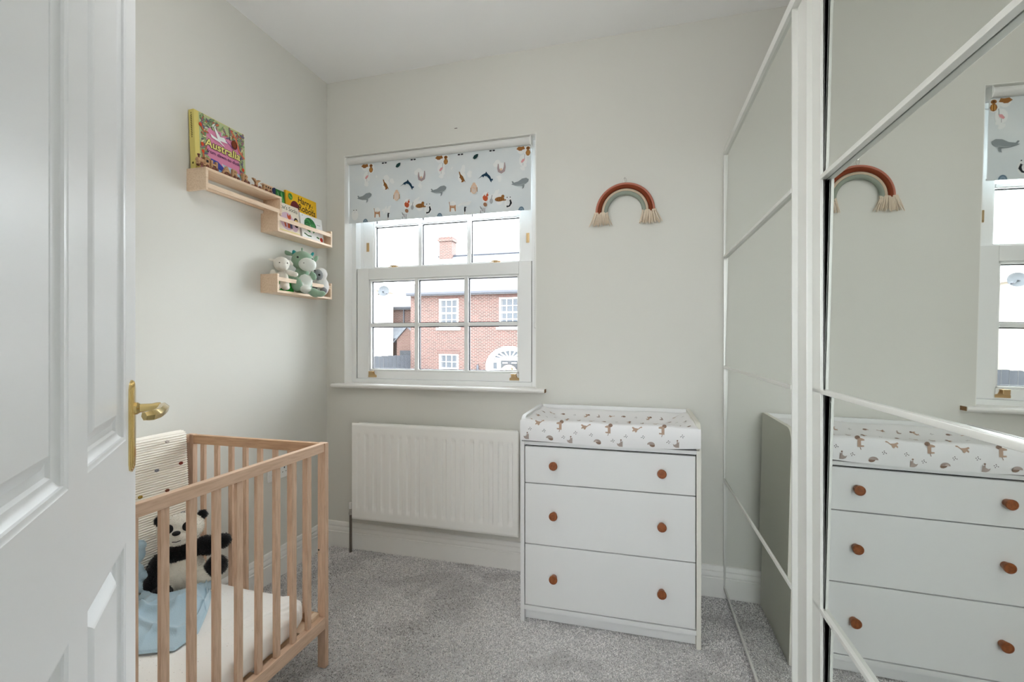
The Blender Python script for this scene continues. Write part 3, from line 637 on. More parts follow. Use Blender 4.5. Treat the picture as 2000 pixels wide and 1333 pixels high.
# pale blue comforter
cf = thing('comfort_blanket', 'pale blue fleece comforter with a knotted corner lying around the plush panda', 'blanket', (po[0], po[1], .274))
ring = [(.086, .085), (.078, .15), (.066, .22), (.04, .33), (-.017, .385), (-.10, .345), (-.17, .27), (-.20, .15), (-.17, .04), (-.11, -.01)]
def cloth(u, v):
    k = u*(len(ring)-1); i = min(int(k), len(ring)-2); t = k-i; t2 = t*t*(3-2*t)
    ex = ring[i][0]*(1-t2)+ring[i+1][0]*t2; ey = ring[i][1]*(1-t2)+ring[i+1][1]*t2
    a0 = math.radians(20+150*u); ix, iy = .088*math.cos(a0)-.012, .03+.062*math.sin(a0)
    w = v; x = ix*(1-w)+ex*w; y = iy*(1-w)+ey*w
    fold = .026*(1-abs(math.sin(u*7.5+w*1.6+.4)))**1.6*math.sin(PI*min(1, w*1.02))**.7+.012*(1-abs(math.sin(u*15-w*3)))**2*min(1, 4*w*(1-w))+.016*math.exp(-((w-.30+.14*math.sin(u*5))/.05)**2)+.012*math.exp(-((w-.62-.12*math.sin(u*6))/.05)**2)
    z = .008+.036*(1-w)**2+max(-.004, fold)*(1-.35*w)+.004*max(0, 1-w)
    if w > .97: z -= .006
    p = pf((x, y, z)); return (p[0], p[1], max(p[2], .2795+.0002))
G().grid(110, 60, cloth).done('fleece_cloth', M['fleece'], cf, smooth=80)
bp = [((-.122+.004*i, .012+.010*math.sin(i), .125-.0), (.024, .02, .022), (.5, .6, .7)) for i in range(0)]
FB = lin(178, 203, 218)
kn = [((-.125, .005, .165), (.024, .018, .030), FB, 15), ((-.118, .005, .195), (.020, .016, .020), FB), ((-.128, .01, .115), (.024, .02, .024), FB), ((-.105, .012, .094), (.022, .018, .016), FB, 30), ((-.135, .012, .085), (.020, .02, .018), FB), ((-.120, .02, .060), (.024, .02, .020), FB), ((-.088, .03, .045), (.026, .018, .014), FB, 20)]
# rolled band round the panda's base
for i in range(17):
    a = math.radians(12+150*i/16); kn.append(((.098*math.cos(a)-.008, .028+.066*math.sin(a), .030-.010*math.cos(a)*.6), (.017, .015, .0165), FB))
kr, _ = toy(kn, po); kb, _, _ = blob('knotted_corner', kr, cf, .0032, 5, 'fleece')

# ------------------------------------------------------------------ radiator
rd = thing('radiator', 'white ribbed panel radiator under the window', 'radiator', (-1.04, 2.24, .193))
RX, RW, RZ, RH = -1.512, .943, .193, .525
def radf(u, v):
    x = RX+RW*u; z = RZ+RH*v; t = (x-(-1.4955))/.0505; fr = t-math.floor(t)  # one rib per 50 mm
    inr = 1 if (x > -1.4955+.004 and x < -.588) else 0
    r = max(0, min(1, (abs(fr-.5)-.16)/.10)) if True else 0
    zz = min(z-(RZ+.050), RZ+RH-.052-z); fade = max(0, min(1, zz/.022))
    e = min(u*RW, (1-u)*RW, v*RH, (1-v)*RH); edge = .006*(1-min(1, e/.006))**2
    return (x, 2.216+edge+.0085*(1-r)*fade*inr, z)
g = G(); g.grid(378, 70, radf); g.done('front_panel', M['radiator'], rd, smooth=50)
G().box(RX+.003, RX+RW-.003, 2.2275, 2.235, RZ+.002, RZ+RH-.002, .003).done('panel_edge', M['radiator'], rd)
G().box(RX+.022, RX+RW-.012, 2.252, 2.262, RZ+.002, RZ+RH-.002, .003).done('rear_panel', M['radiator'], rd)
for z in (.24, .67):
    for x in (-1.38, -.72): G().box(x-.02, x+.02, 2.262, YB-.0005, z-.02, z+.02).done('wall_bracket', M['radiator'], rd)
g = G()
for i in range(36): x = RX+.03+i*.025; g.box(x, x+.0012, 2.236, 2.251, RZ+.02, RZ+RH-.03)
g.done('convector_fin', M['radiator'], rd, kind='stuff')
G().lathe([(.0095, 0), (.0095, .030), (.007, .034)], (-1.535, 2.245, .238), n=16).done('valve_cap', M['plastic'], rd)
G().lathe([(.009, 0), (.011, .004), (.011, .012), (.008, .016), (.008, .03)], (-1.535, 2.245, .204), n=12).tube([(-1.535, 2.245, .222), (-1.508, 2.240, .222)], .007, 10).done('valve', M['chrome'], rd)
G().tube([(-1.535, 2.245, .206), (-1.535, 2.245, -.003)], .0075, 12).done('pipe', M['steel_pipe'], rd)

# double socket behind the cot
so = thing('wall_socket', 'white double socket low on the left wall behind the cot', 'socket', (XL, 1.925, .52))
bx('socket_plate', M['plastic'], so, XL, XL+.008, 1.853, 1.999, .478, .564, bev=.003)
for y in (1.892, 1.960):
    bx('rocker', M['plastic'], so, XL+.008, XL+.011, y+.012, y+.022, .538, .554, bev=.001)
    G().box(XL+.0079, XL+.0085, y-.003, y+.003, .524, .532).box(XL+.0079, XL+.0085, y-.014, y-.008, .506, .509).box(XL+.0079, XL+.0085, y+.008, y+.014, .506, .509).done('pin_holes', M['gap'], so)

# ------------------------------------------------------------------ chest of drawers
dr = thing('chest_of_drawers', 'white three-drawer changing chest with round brown wooden knobs', 'chest of drawers', (-.12, 2.08, 0))
DX0, DX1, DF, DBk = -.4725, .2300, 1.874, 2.278
side = [(DF, 0), (DF, .782)]+[(DF+.052*(1-math.cos(a)), .800+.052*math.sin(a)) for a in [PI/2*i/8 for i in range(9)]]+[(DBk, .853), (DBk, .0)]
for a, b in ((DX0, DX0+.0165), (DX1-.0165, DX1)):
    G().prism(side, lambda u, v, w: (w, u, v), a, b).done('side_panel', M['lacquer_side'] if a > 0 else M['lacquer'], dr, smooth=30)
ix0, ix1 = DX0+.0165, DX1-.0165
bx('top_board', M['lacquer'], dr, ix0, ix1, DF+.002, DBk, .735, .751, bev=.001)
bx('back_board', M['lacquer'], dr, ix0, ix1, DBk-.008, DBk, .05, .735, bev=0)
bx('bottom_rail', M['lacquer'], dr, ix0, ix1, DF+.001, DBk-.01, .050, .069, bev=.001)
bx('plinth', M['lacquer'], dr, ix0, ix1, DF+.030, DF+.046, .0, .050, bev=.001)
bx('back_rim', M['lacquer'], dr, ix0, ix1, DBk-.014, DBk, .751, .853, bev=.002)
G().box(ix0, ix1, DF+.022, DBk-.012, .069, .735).done('inner_carcass', M['gap'], dr, smooth=0)  # black block standing in for the shade in the drawer gaps
for z0, z1, kz in ((.5795, .7290, .659), (.3270, .5755, .455), (.0730, .3230, .199)):
    d = bx('drawer', M['lacquer'], dr, ix0+.0035, ix1-.0035, DF+.0015, DF+.0185, z0, z1, bev=.0012)
    for kx in (-.331, .088):
        G().lathe([(.012, 0), (.0125, .004), (.0150, .014), (.0172, .022), (.0172, .0255), (.0160, .0270), (.012, .0272), (.0118, .0266)], (kx, DF+.0015, kz), (0, -1, 0), 28).done('knob', M['knob'], d, label='round brown wooden knob')

# changing mat
cm = thing('changing_mat', 'white padded changing mat printed with small animals on top of the chest', 'changing mat', (-.12, 2.07, .752))
mx0, mx1, my0, my1 = -.4640, .2215, 1.862, 2.262
def matz(x, y):
    u = (x-mx0)/(mx1-mx0); v = (y-my0)/(my1-my0)
    du = min(u, 1-u)*(mx1-mx0); dv = min(v, 1-v)*(my1-my0)
    rim = max(math.exp(-(du/.075)**2), math.exp(-(v*(my1-my0)/.060)**2), .85*math.exp(-((1-v)*(my1-my0)/.07)**2))
    z = .797+.046*rim+.0025*math.sin(x*23)*math.sin(y*31)
    e = min(du, dv); z -= .006*max(0, 1-e/.006)**2
    return z
g = G(); g.grid(90, 60, lambda u, v: (mx0+(mx1-mx0)*u, my0+(my1-my0)*v, matz(mx0+(mx1-mx0)*u, my0+(my1-my0)*v)))
zb = .7525
def front(u, v):    # rounded front apron
    x = mx0-.006+(mx1-mx0+.012)*u; zt = matz(min(max(x, mx0), mx1), my0); z = zt-(zt-zb-.004*math.cos(u*6)-.010*max(0, u-.85)*3)*v
    return (x+.0 , my0-.0045*math.sin(PI*min(1, v*1.1))**.6-.001*math.sin(u*30)*v, z)
g.grid(90, 10, front)
g.grid(40, 6, lambda u, v: (mx0-.006*(1-u*0)*math.sin(PI*v)*0, my0+(my1-my0)*u, matz(mx0, my0+(my1-my0)*u)*(1-v)+zb*v))
g.grid(40, 6, lambda u, v: (mx1, my0+(my1-my0)*u, matz(mx1, my0+(my1-my0)*u)*(1-v)+zb*v))
g.grid(40, 4, lambda u, v: (mx0+(mx1-mx0)*u, my1, matz(mx0+(mx1-mx0)*u, my1)*(1-v)+zb*v))
g.poly([(mx0, my0, zb), (mx1, my0, zb), (mx1, my1, zb), (mx0, my1, zb)], [(0, 1, 2, 3)])
g.done('mat_cover', M['matfab'], cm, smooth=60)
TB, TG, TD = lin(182, 156, 138), lin(172, 158, 152), lin(142, 118, 104)
giraffe = [(TB, [(.016, .008), (.012, .008), (.006, .003), (-.002, .004), (-.008, .007), (-.010, .004), (-.006, .001), (-.009, -.003), (-.008, -.006), (-.004, -.003), (-.001, -.007), (.002, -.006), (.004, -.001), (.012, .005), (.015, .005)])]
lion = [(TB, [(-.005, .010), (.004, .011), (.004, -.010), (-.003, -.010), (-.009, -.009), (-.009, -.006), (-.003, -.006), (-.003, .004), (-.010, .005), (-.010, .008)]), (TD, el(.004, .011, .0055, .0048, 10)), (TD, stroke([(-.001, -.010), (-.003, -.016)], .0013))]
fox = [(TG, [(.000, .009), (.003, .005), (.005, .008), (.005, -.008), (-.003, -.008), (-.008, -.005), (-.010, .001), (-.006, -.001), (-.001, .002)]), (TD, el(.001, .010, .002, .002, 8))]
hog = [(TG, el(0, 0, .0095, .0075, 12, 0, 0, 180)), (TD, el(.003, -.001, .007, .005, 10, -20)), (lin(206, 190, 182), el(-.003, .002, .004, .002, 8))]
dots = [(lin(72, 66, 66), el(dx*.0062, dy*.0062, .0013, .0013, 7)) for dx, dy in ((-.7, -.2), (.1, .7), (.7, .1), (.3, -.6), (-.1, 0.05))]
fr = []; W_ = .685
for i, (kind, px, py) in enumerate([(giraffe, 280, 228), (lion, 520, 258), (giraffe, 785, 268), (lion, 1040, 292), (giraffe, 1315, 292), (lion, 1582, 300), (dots, 183, 285), (dots, 340, 305), (dots, 685, 325), (dots, 852, 345), (dots, 1212, 358), (dots, 1385, 365), (dots, 1770, 355), (dots, 555, 368), (dots, 1078, 402), (dots, 1635, 412), (fox, 150, 358), (fox, 632, 398), (fox, 1160, 432), (fox, 1720, 436), (hog, 403, 378), (hog, 918, 416), (hog, 1466, 440)]):
    u = (px-108)/(1835-108); u = u*.965+.03*u*(1-u)*0; yt = 195+(262-195)*u; yb_ = 398+(490-398)*u; v = (py-yt)/(yb_-yt)
    fr += place(kind, mx0+.008+W_*(.97*u+.0), .843-.0865*v, 1.5 if kind is not dots else 1.25)
decal('printed_animals', fr, lambda u, v, k: (u, front((u-mx0)/(mx1-mx0), min(.97, max(.03, (.838-v)/.0865)))[1]-.0016, v), cm, label='small brown printed animals on the front')
tp = []
kinds = [giraffe, dots, fox, hog, lion]
for j in range(6):
    for i in range(12):
        x = mx0+.035+.056*i+(.028 if j % 2 else 0); y = my0+.045+.058*j
        if x < mx1-.03 and y < my1-.03: tp += place(kinds[(i*3+j*2) % 5], x, y, 1.05, 1, (i*37+j*50) % 60-30)
decal('printed_animals', tp, lambda u, v, k: (u, v, matz(u, v)+.0016), cm, label='small brown printed animals on the top')

# ------------------------------------------------------------------ mirrored wardrobe
wr = thing('wardrobe', 'large white wardrobe with two mirrored sliding doors along the right wall', 'wardrobe', (.75, 1.29, 0))
WY0, WY1 = .292, 2.294
bx('side_panel', M['lacquer'], wr, .45, 1.05, WY1-.018, WY1, 0, 2.01, bev=.001); bx('side_panel', M['lacquer'], wr, .45, 1.05, WY0, WY0+.018, 0, 2.01, bev=.001)
bx('top_panel', M['lacquer'], wr, .43, 1.05, WY0, WY1, 2.01, 2.035, bev=.001); bx('base_panel', M['lacquer'], wr, .45, 1.05, WY0, WY1, .0, .07, bev=.001)
bx('back_panel', M['lacquer'], wr, 1.045, 1.055, WY0, WY1, 0, 2.01, bev=0); bx('divider', M['lacquer'], wr, .45, 1.04, 1.30, 1.318, .07, 2.01, bev=0)
G().box(.379, .43, WY0, WY1, 2.022, 2.046, .001).done('sliding_track', M['alu'], wr)
TH = .0068
def slide(name, xf, y0, y1, s0, s1, label, RZs, th, mo, over):
    """xf: face of the frame; s0,s1 widths of the near and far stiles"""
    g = G().box(xf, xf+th, y0, y0+s0, RZs[0], RZs[-1], .001).box(xf, xf+th, y1-s1, y1, RZs[0], RZs[-1], .001)
    g.box(xf+min(mo, .001)-.0065, xf+th, y0, y1, RZs[0]-.008, RZs[0]+.006, .001).box(xf+min(mo, .001)-.0065, xf+th, y0, y1, RZs[-1]-.006, RZs[-1]+.006, .001).box(xf+min(mo, .001)-.0065, xf+th, y1-s1, y1, RZs[0], RZs[-1], .001)
    if mo < 0: g.box(xf+mo-.004, xf+.002, y0+s0-.004, y0+s0+.001, RZs[0], RZs[-1])
    d = g.done(name, M['alu'], wr, label=label)
    if name.startswith('far'): G().box(xf+th+.0005, xf+.016, 1.330, 1.350, RZs[0], RZs[-1]).done('brush_seal', M['gap'], d, smooth=0)  # black strip standing in for the dark wardrobe interior behind the door gap
    for i in range(4):
        za, zb = RZs[i]+(.004 if i == 0 else 0), RZs[i+1]
        t = math.radians(.7); zc = (za+zb)/2; g = G()
        bm = G(); bm.box(-.002, .002, y0+s0-.002, y1-s1+.002, -(zb-za)/2+.001, (zb-za)/2-.001)
        bm.bm.transform(Matrix.Translation((xf+mo+.002, 0, zc)) @ Matrix.Rotation(t, 4, 'Y'))
        bm.done('mirror_panel', M['mirror'], d, smooth=0)
        if i: bx('crossbar', M['alu'], d, xf+min(mo, .001)-.0065, xf+.008, y0+s0, y1-(0 if over else s1), RZs[i]-TH*.8, RZs[i]+TH*.8, bev=.0015)
    return d
slide('far_sliding_door', .390, 1.259, 2.288, .066, .010, 'front sliding mirror door nearest the window', [.048, .538, 1.048, 1.548, 2.014], .013, -.009, False)
slide('near_sliding_door', .408, WY0, 1.310, .06, .100, 'rear sliding mirror door nearest the viewer', [.045, .548, 1.050, 1.541, 2.010], .004, .006, True)

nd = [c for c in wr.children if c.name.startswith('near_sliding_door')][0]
G().box(.4040, .4078, 1.292, 1.309, .05, 2.008).done('brush_seal', M['gap'], nd, smooth=0)  # black strip painting the shaded gap line between the two doors
G().box(.4055, .4078, 1.212, 1.2915, .05, 2.008, .0008).done('edge_profile', mat('grey_aluminium', lin(196, 198, 190), .45, .1), nd)  # greyer overlay that makes the near stile darker than the far one

# ------------------------------------------------------------------ rainbow wall hanging
rb = thing('rainbow_hanging', 'cord rainbow wall hanging in terracotta, rust, beige and sage with cream tassels', 'wall hanging', (-.063, YB, 1.78))
RXc, RZc = -.061, 1.788
def arc(R, r, y, color, nm, sx=1.0):
    pts = [(RXc+R*sx*math.cos(a), y, RZc+R*math.sin(a)*1.0) for a in [PI*i/40 for i in range(41)]]
    pts = [(pts[0][0]+.003, y, RZc-.010)]+pts+[(pts[-1][0]-.003, y, RZc-.010)]
    G().tube(pts, r, 12).done(nm, mat('wrapped_cord', color, .9, bump=.5, bscale=500), rb, label=nm.replace('_', ' '))
arc(.1325, .0068, YB-.011, lin(188, 120, 102), 'terracotta_arc'); arc(.1195, .0095, YB-.014, lin(126, 54, 22), 'rust_arc'); arc(.1025, .0080, YB-.011, lin(206, 186, 164), 'beige_arc'); arc(.0890, .0100, YB-.013, lin(150, 158, 146), 'sage_arc')
for sx in (-1, 1):
    g = G(); cx = RXc+sx*.112
    for i in range(64):
        u = (i % 32)/31*2-1; ly = YB-.008-.013*(i // 32); w = random.uniform(.8, 1.15); L_ = random.uniform(.052, .066)
        x0 = cx+u*.030; x1 = cx+u*.050*w+sx*.002+random.uniform(-.004, .004)
        g.tube([(x0, ly, RZc+.000), (x0+(x1-x0)*.35, ly-.004, RZc-L_*.4), (x1, ly-.001+random.uniform(-.006, .003), RZc-L_)], [.0012, .0016, .0015], 5)
    g.tube([(cx-.033, YB-.014, RZc-.002), (cx+.033, YB-.014, RZc-.002)], .006, 8)
    g.done('tassel', M['cord'], rb, label='frayed cream cord tassel')
G().tube([(RXc+.0065*math.sin(a), YB-.006, 1.943+.011*math.cos(a)*(1 if math.cos(a) > 0 else 1.3)) for a in [2*PI*i/20 for i in range(20)]], .0014, 6, closed=True).done('hanging_loop', M['chrome'], rb)
G().lathe([(.0015, 0), (.0015, .008), (.0032, .0085), (.003, .0095)], (RXc, YB, 1.951), (0, -1, 0), 10).done('nail', M['chrome'], rb)
G().box(-.942, -.926, YB-.0006, YB+.0002, 2.296, 2.3).done('scuff_mark', solid(lin(110, 104, 98)), bpy.data.objects['wall_back'])

# ------------------------------------------------------------------ wall shelves
def shelf(y0, zbot, inverted, label):
    y1 = y0+.402; D = .098; z1 = zbot+.088; t = thing('wall_shelf', label, 'shelf', (XL, (y0+y1)/2, zbot), group=None); P_ = M['pine']
    for y in (y0, y1-.011): bx('side_panel', P_, t, XL+.0005, XL+D, y, y+.011, zbot, z1, bev=.001)
    zb0, zb1 = (zbot, zbot+.011) if not inverted else (z1-.011, z1)
    bx('board', P_, t, XL+.0005, XL+D-.0005, y0+.011, y1-.011, zb0, zb1, bev=.001)
    zr0, zr1 = (z1-.033, z1-.014) if not inverted else (zbot+.008, zbot+.027)
    bx('front_bar', P_, t, XL+D-.009, XL+D-.001, y0+.011, y1-.011, zr0, zr1, bev=.001)
    zk = (zbot+.035, zbot+.060) if not inverted else (z1-.06, z1-.035)
    bx('back_strip', P_, t, XL+.0005, XL+.008, y0+.011, y1-.011, zk[0], zk[1], bev=.001)
    return t
shelf(1.440, 1.763, True, 'top pale wood shelf, mounted upside down, holding the letter train')
shelf(1.816, 1.684, False, 'middle pale wood shelf with a front bar, holding books')
shelf(1.814, 1.396, False, 'lowest pale wood shelf with a front bar, holding soft toys')

# ------------------------------------------------------------------ books : cover lies in local x (along +Y) / z, facing +X, leaning on the wall
def book(name, label, y0, y1, z0, h, t, xb, lean, cover, spine, art, round_=0, group=None):
    """xb: distance of the lower back edge from the wall; cover faces the room"""
    o = thing(name, label, 'book', (XL+xb, y0, z0), 0, group); o.rotation_euler = (0, -math.radians(lean), 0)
    w = y1-y0; c = .0022
    G().box(c, t-c, .002, w-.003, .003, h-.003).done('pages', M['paper'], o, local=True, smooth=0)
    G().box(0, c, 0, w, 0, h, .0006).box(t-c, t, 0, w, 0, h, .0006).box(0, t, -.0005, c, 0, h, .0006).done('cover', solid(cover), o, local=True)
    decal('cover_print', art, lambda u, v, k: (t+.0004+.000008*k, w*min(.998, max(.002, u)), h*min(.998, max(.002, v))), o, local=True)
    return o, t, w, h
YE = lin(222, 206, 120); PKC = lin(222, 142, 176)
art = [(PKC, [(.085, .01), (.995, .01), (.995, .99), (.085, .99)]), (lin(72, 84, 168), [(.15, .01), (.15, .22), (.30, .27), (.42, .26), (.55, .18), (.62, .01)]), (lin(176, 206, 226), [(.62, .01), (.55, .18), (.50, .25), (.72, .24), (.90, .16), (.99, .12), (.99, .01)]), (lin(120, 166, 214), [(.30, .01), (.34, .14), (.55, .11), (.66, .01)]), (lin(236, 238, 240), stroke([(.50, .25), (.57, .14), (.60, .02)], .012))]
art += [(lin(186, 200, 150), [(.085, .99), (.995, .99), (.995, .10), (.90, .16), (.86, .45), (.90, .62), (.82, .72), (.70, .78), (.55, .80), (.40, .86), (.26, .80), (.20, .60), (.22, .40), (.17, .24), (.085, .20)])]
leafs = [lin(150, 176, 126), lin(190, 206, 152), lin(124, 154, 112), lin(216, 208, 160), lin(160, 116, 132), lin(204, 116, 84), lin(124, 112, 140), lin(210, 218, 204)]
for i in range(230):
    s_ = random.random()
    if s_ < .42: x, y = random.uniform(.12, .96), random.uniform(.80, .96)
    elif s_ < .68: x, y = random.uniform(.12, .22), random.uniform(.22, .95)
    else: x, y = random.uniform(.86, .96), random.uniform(.12, .95)
    if s_ < .42 and .4 < x < .8: y = random.uniform(.76, .97)
    a = random.uniform(0, 180); ln = random.uniform(.025, .060)
    art.append((lin(104, 112, 92), el(x, y, ln*1.04, ln*.33, 8, a))); art.append((random.choice(leafs), el(x, y, ln*.95, ln*.27, 8, a)))
for x, y in ((.10, .78), (.12, .45), (.13, .33), (.93, .30), (.9, .2)): art.append((lin(206, 74, 44), el(x, y, .028, .034, 10)))
for k in range(4): art.append((lin(226, 120, 90), stroke([(.70, .93), (.80, .82), (.86, .62), (.97, .52)], .03-.006*k)))
art += [(lin(96, 46, 28), el(.76, .70, .062, .085, 18)), (lin(130, 64, 38), el(.755, .71, .045, .065, 16)), (lin(240, 240, 240), [(.28, .70), (.42, .66), (.33, .90), (.47, .72), (.55, .74), (.62, .66), (.48, .65), (.44, .62), (.30, .64)]), (lin(240, 240, 240), stroke([(.44, .64), (.55, .58)], [.03, .01])), (lin(120, 80, 150), stroke([(.58, .70), (.66, .66), (.72, .62)], .012))]
for dx, dy in ((-.006, 0), (.006, 0), (0, .006), (0, -.006)): art.append(txt(lin(96, 84, 50), 'Australia', .52+dx, .45+dy, .195, .1, .006, -1))
art.append(txt(lin(238, 226, 140), 'Australia', .52, .45, .195, .1, .003, -1))
art.append(txt(lin(76, 34, 82), 'from dawn to dusk', .53, .345, .086, .12, .0008, -1))
b1, t, w, h = book('picture_book', 'large yellow-spined picture book with a pink cover showing a white bird and leaves', 1.444, 1.688, 1.8515, .236, .026, .018, 3.0, YE, YE, art)
decal('spine_print', [(lin(96, 84, 40), stroke([(.5, .52), (.5, .95)], .18)), (YE, stroke([(.5, .54), (.5, .93)], .1)), (lin(96, 84, 40), el(.5, .09, .2, .02, 10))]+[(lin(96, 84, 40), stroke([(.3, .56+.03*i), (.7, .57+.03*i)], .012)) for i in range(12)], lambda u, v, k: (.002+(t-.004)*u, -.0009-.00002*k, h*v), b1, local=True)
ST = 1.6955
sky = [(lin(40, 52, 84), [(0, 0), (1, 0), (1, 1), (0, 1)])]+[(lin(200, 206, 226), el(random.uniform(.1, .9), random.uniform(.1, .95), .008, .006, 6)) for _ in range(26)]+[(lin(120, 140, 190), el(.8, .5, .12, .06, 12)), (lin(180, 196, 220), el(.55, .35, .1, .05, 12))]
book('picture_book', 'dark navy picture book behind the carriage at the end of the letter train', 1.843, 1.900, ST, .224, .008, .006, 1.5, lin(36, 48, 78), 0, sky)
gr = [(lin(50, 116, 56), [(0, 0), (1, 0), (1, 1), (0, 1)])]
for i in range(14): gr.append((random.choice([lin(70, 150, 78), lin(36, 88, 44), lin(96, 170, 96)]), el(random.random()*.8+.1, random.random()*.8+.1, .22, .05, 10, random.uniform(20, 160))))
gr.append((lin(206, 226, 196), stroke([(.2, .95), (.5, .6), (.8, .5)], .02))); gr.append((lin(150, 40, 52), el(.9, .55, .08, .07, 10)))
book('picture_book', 'dark green leafy picture book beside the yellow book', 1.902, 1.960, ST, .222, .008, .007, 1.5, lin(40, 96, 48), 0, gr)
yl = [(lin(240, 190, 44), [(0, 0), (1, 0), (1, 1), (0, 1)]), (lin(232, 168, 40), el(.08, .6, .08, .38, 14)), (lin(76, 140, 60), el(.13, .89, .070, .075, 16)), (lin(150, 190, 100), stroke([(.09, .91), (.13, .88), (.17, .87)], .018)), (lin(110, 40, 44), el(.27, .66, .15, .17, 18, 0, 0, 180)), (lin(230, 160, 150), el(.27, .63, .15, .05, 12)),
      txt(lin(66, 46, 26), 'Harry', .58, .825, .185, .05, .003, -3), txt(lin(66, 46, 26), 'and', .81, .82, .085, .05, 0, -3), txt(lin(66, 46, 26), 'the', .84, .745, .09, .05, 0, -3), txt(lin(66, 46, 26), 'Robots', .66, .655, .20, .05, .003, -3),
      (lin(210, 206, 200), el(.72, .59, .04, .04, 12)), (lin(90, 90, 96), el(.72, .59, .02, .02, 10)), (lin(210, 206, 200), el(.83, .56, .05, .05, 12)), (lin(206, 120, 60), el(.90, .57, .03, .035, 10)), (lin(206, 200, 196), el(.47, .57, .04, .04, 10))]
book('picture_book', 'yellow picture book with brown title lettering and small robots in the back row', 1.964, 2.192, ST, .236, .012, .012, 2.5, lin(232, 178, 40), 0, yl)
fx = [(lin(232, 222, 206), [(0, 0), (1, 0), (1, 1), (0, 1)]), txt(lin(96, 100, 84), "Fox's Socks", .50, .80, .19, .1, .002, -2), (lin(206, 180, 196), el(.40, .42, .33, .30, 20)), (lin(206, 180, 196), el(.75, .35, .18, .22, 16)),
      (lin(190, 84, 50), [(.42, .70), (.50, .62), (.58, .70), (.60, .56), (.50, .46), (.42, .56)]), (lin(190, 84, 50), [(.44, .5), (.56, .5), (.62, .2), (.40, .2)]), (lin(80, 84, 110), [(.50, .46), (.62, .44), (.64, .22), (.52, .2)]), (lin(190, 84, 50), stroke([(.32, .22), (.28, .36), (.36, .44)], .07)),
      (lin(46, 36, 26), el(.84, .46, .12, .17, 18)), txt(lin(210, 176, 96), 'G', .84, .37, .26, 0, .01), (lin(226, 212, 150), [(0, 0), (1, 0), (1, .1), (0, .1)])]
book('board_book', 'cream board book with a fox on its cover, middle shelf front row', 1.868, 2.012, ST, .150, .018, .044, 6, lin(228, 218, 204), 0, fx)
wh = [(lin(236, 236, 234), [(0, 0), (1, 0), (1, 1), (0, 1)])]
for i in range(26):
    a = i/26*2*PI; wh.append((random.choice([lin(44, 110, 60), lin(66, 136, 76), lin(30, 84, 46)]), el(.42+.14*math.cos(a), .60+.17*math.sin(a), .13, .14, 9, random.uniform(0, 90))))
wh += [(lin(236, 236, 234), el(.45, .36, .06, .10, 12)), (lin(40, 90, 46), stroke([(.10, .22), (.26, .15), (.42, .16)], .05)), (lin(60, 110, 50), stroke([(.66, .2), (.78, .16)], .06)), (lin(190, 60, 40), el(.88, .14, .07, .09, 12)), (lin(90, 90, 96), stroke([(.80, .46), (.80, .36)], .02)), (lin(90, 90, 96), stroke([(.87, .47), (.87, .37)], .02)), (lin(60, 60, 60), el(.10, .92, .015, .02, 8)), (lin(60, 60, 60), stroke([(.72, .72), (.90, .72)], .012))]
book('board_book', 'white board book with a round green leafy ball on its cover', 2.020, 2.190, ST, .134, .018, .050, 8, lin(228, 228, 226), 0, wh)
gb = [(lin(30, 140, 46), [(0, 0), (1, 0), (1, 1), (0, 1)]), (lin(20, 104, 34), el(.3, .4, .2, .3, 12)), (lin(60, 176, 70), el(.7, .6, .15, .2, 12))]
book('board_book', 'small bright green board book behind the bar of the lowest shelf', 1.846, 1.950, 1.4075, .045, .014, .060, 6, lin(30, 130, 44), 0, gb)

# ------------------------------------------------------------------ wooden letter train on the top shelf
TX = XL+.080; TZ = 1.8520
def wheels(o, y0, y1, z=TZ):
    for y in (y0+(y1-y0)*.24, y0+(y1-y0)*.76):
        for sx in (-1, 1): G().lathe([(.002, 0), (.0062, .0006), (.0062, .0034), (.002, .004)], (TX+sx*.0095-(.002 if sx > 0 else .002), y, z+.0062), (1, 0, 0), 14).done('wheel', M['redwood'], o)
ltr = [('H', 1.476, 1.506), ('A', 1.531, 1.570), ('R', 1.577, 1.610), ('R', 1.631, 1.664), ('Y', 1.684, 1.730)]
lab = {0: 'wooden train carriage shaped as the letter H', 1: 'wooden train carriage shaped as the letter A', 2: 'wooden train carriage shaped as the first letter R, next to the A', 3: 'wooden train carriage shaped as the second letter R, next to the Y', 4: 'wooden train carriage shaped as the letter Y'}
for i, (c, ya, yb) in enumerate(ltr):
    o = thing('letter_carriage', lab[i], 'toy', (TX, (ya+yb)/2, TZ), group='wooden letter train')
    V, F = text2d(c, .046, 0, .0017, .005, 'LEFT'); xs_ = [v[0] for v in V]; ys_ = [v[1] for v in V]; x0_, x1_, y0_, y1_ = min(xs_), max(xs_), min(ys_), max(ys_)
    g = G(); g.poly([(TX+v[2], ya+(v[0]-x0_)/(x1_-x0_)*(yb-ya), TZ+.009+(v[1]-y0_)/(y1_-y0_)*.030) for v in V], F)
    g.done('letter', M['toywood'], o, smooth=0)
    bx('chassis', M['toywood'], o, TX-.0065, TX+.0065, ya-.002, yb+.002, TZ+.005, TZ+.0095, bev=.001); wheels(o, ya, yb)
e = thing('toy_engine', 'brown wooden toy train engine at the left end of the letter train', 'toy', (TX, 1.442, TZ), group=None)
g = G().box(TX-.008, TX+.008, 1.418, 1.468, TZ+.006, TZ+.013, .001).box(TX-.008, TX+.008, 1.446, 1.466, TZ+.013, TZ+.036, .001).box(TX-.010, TX+.010, 1.442, 1.470, TZ+.036, TZ+.040, .001)
g.done('engine_body', M['toywood'], e); G().lathe([(.0085, 0), (.0085, .030)], (TX, 1.417, TZ+.0215), (0, 1, 0), 16).done('boiler', M['toywood'], e)
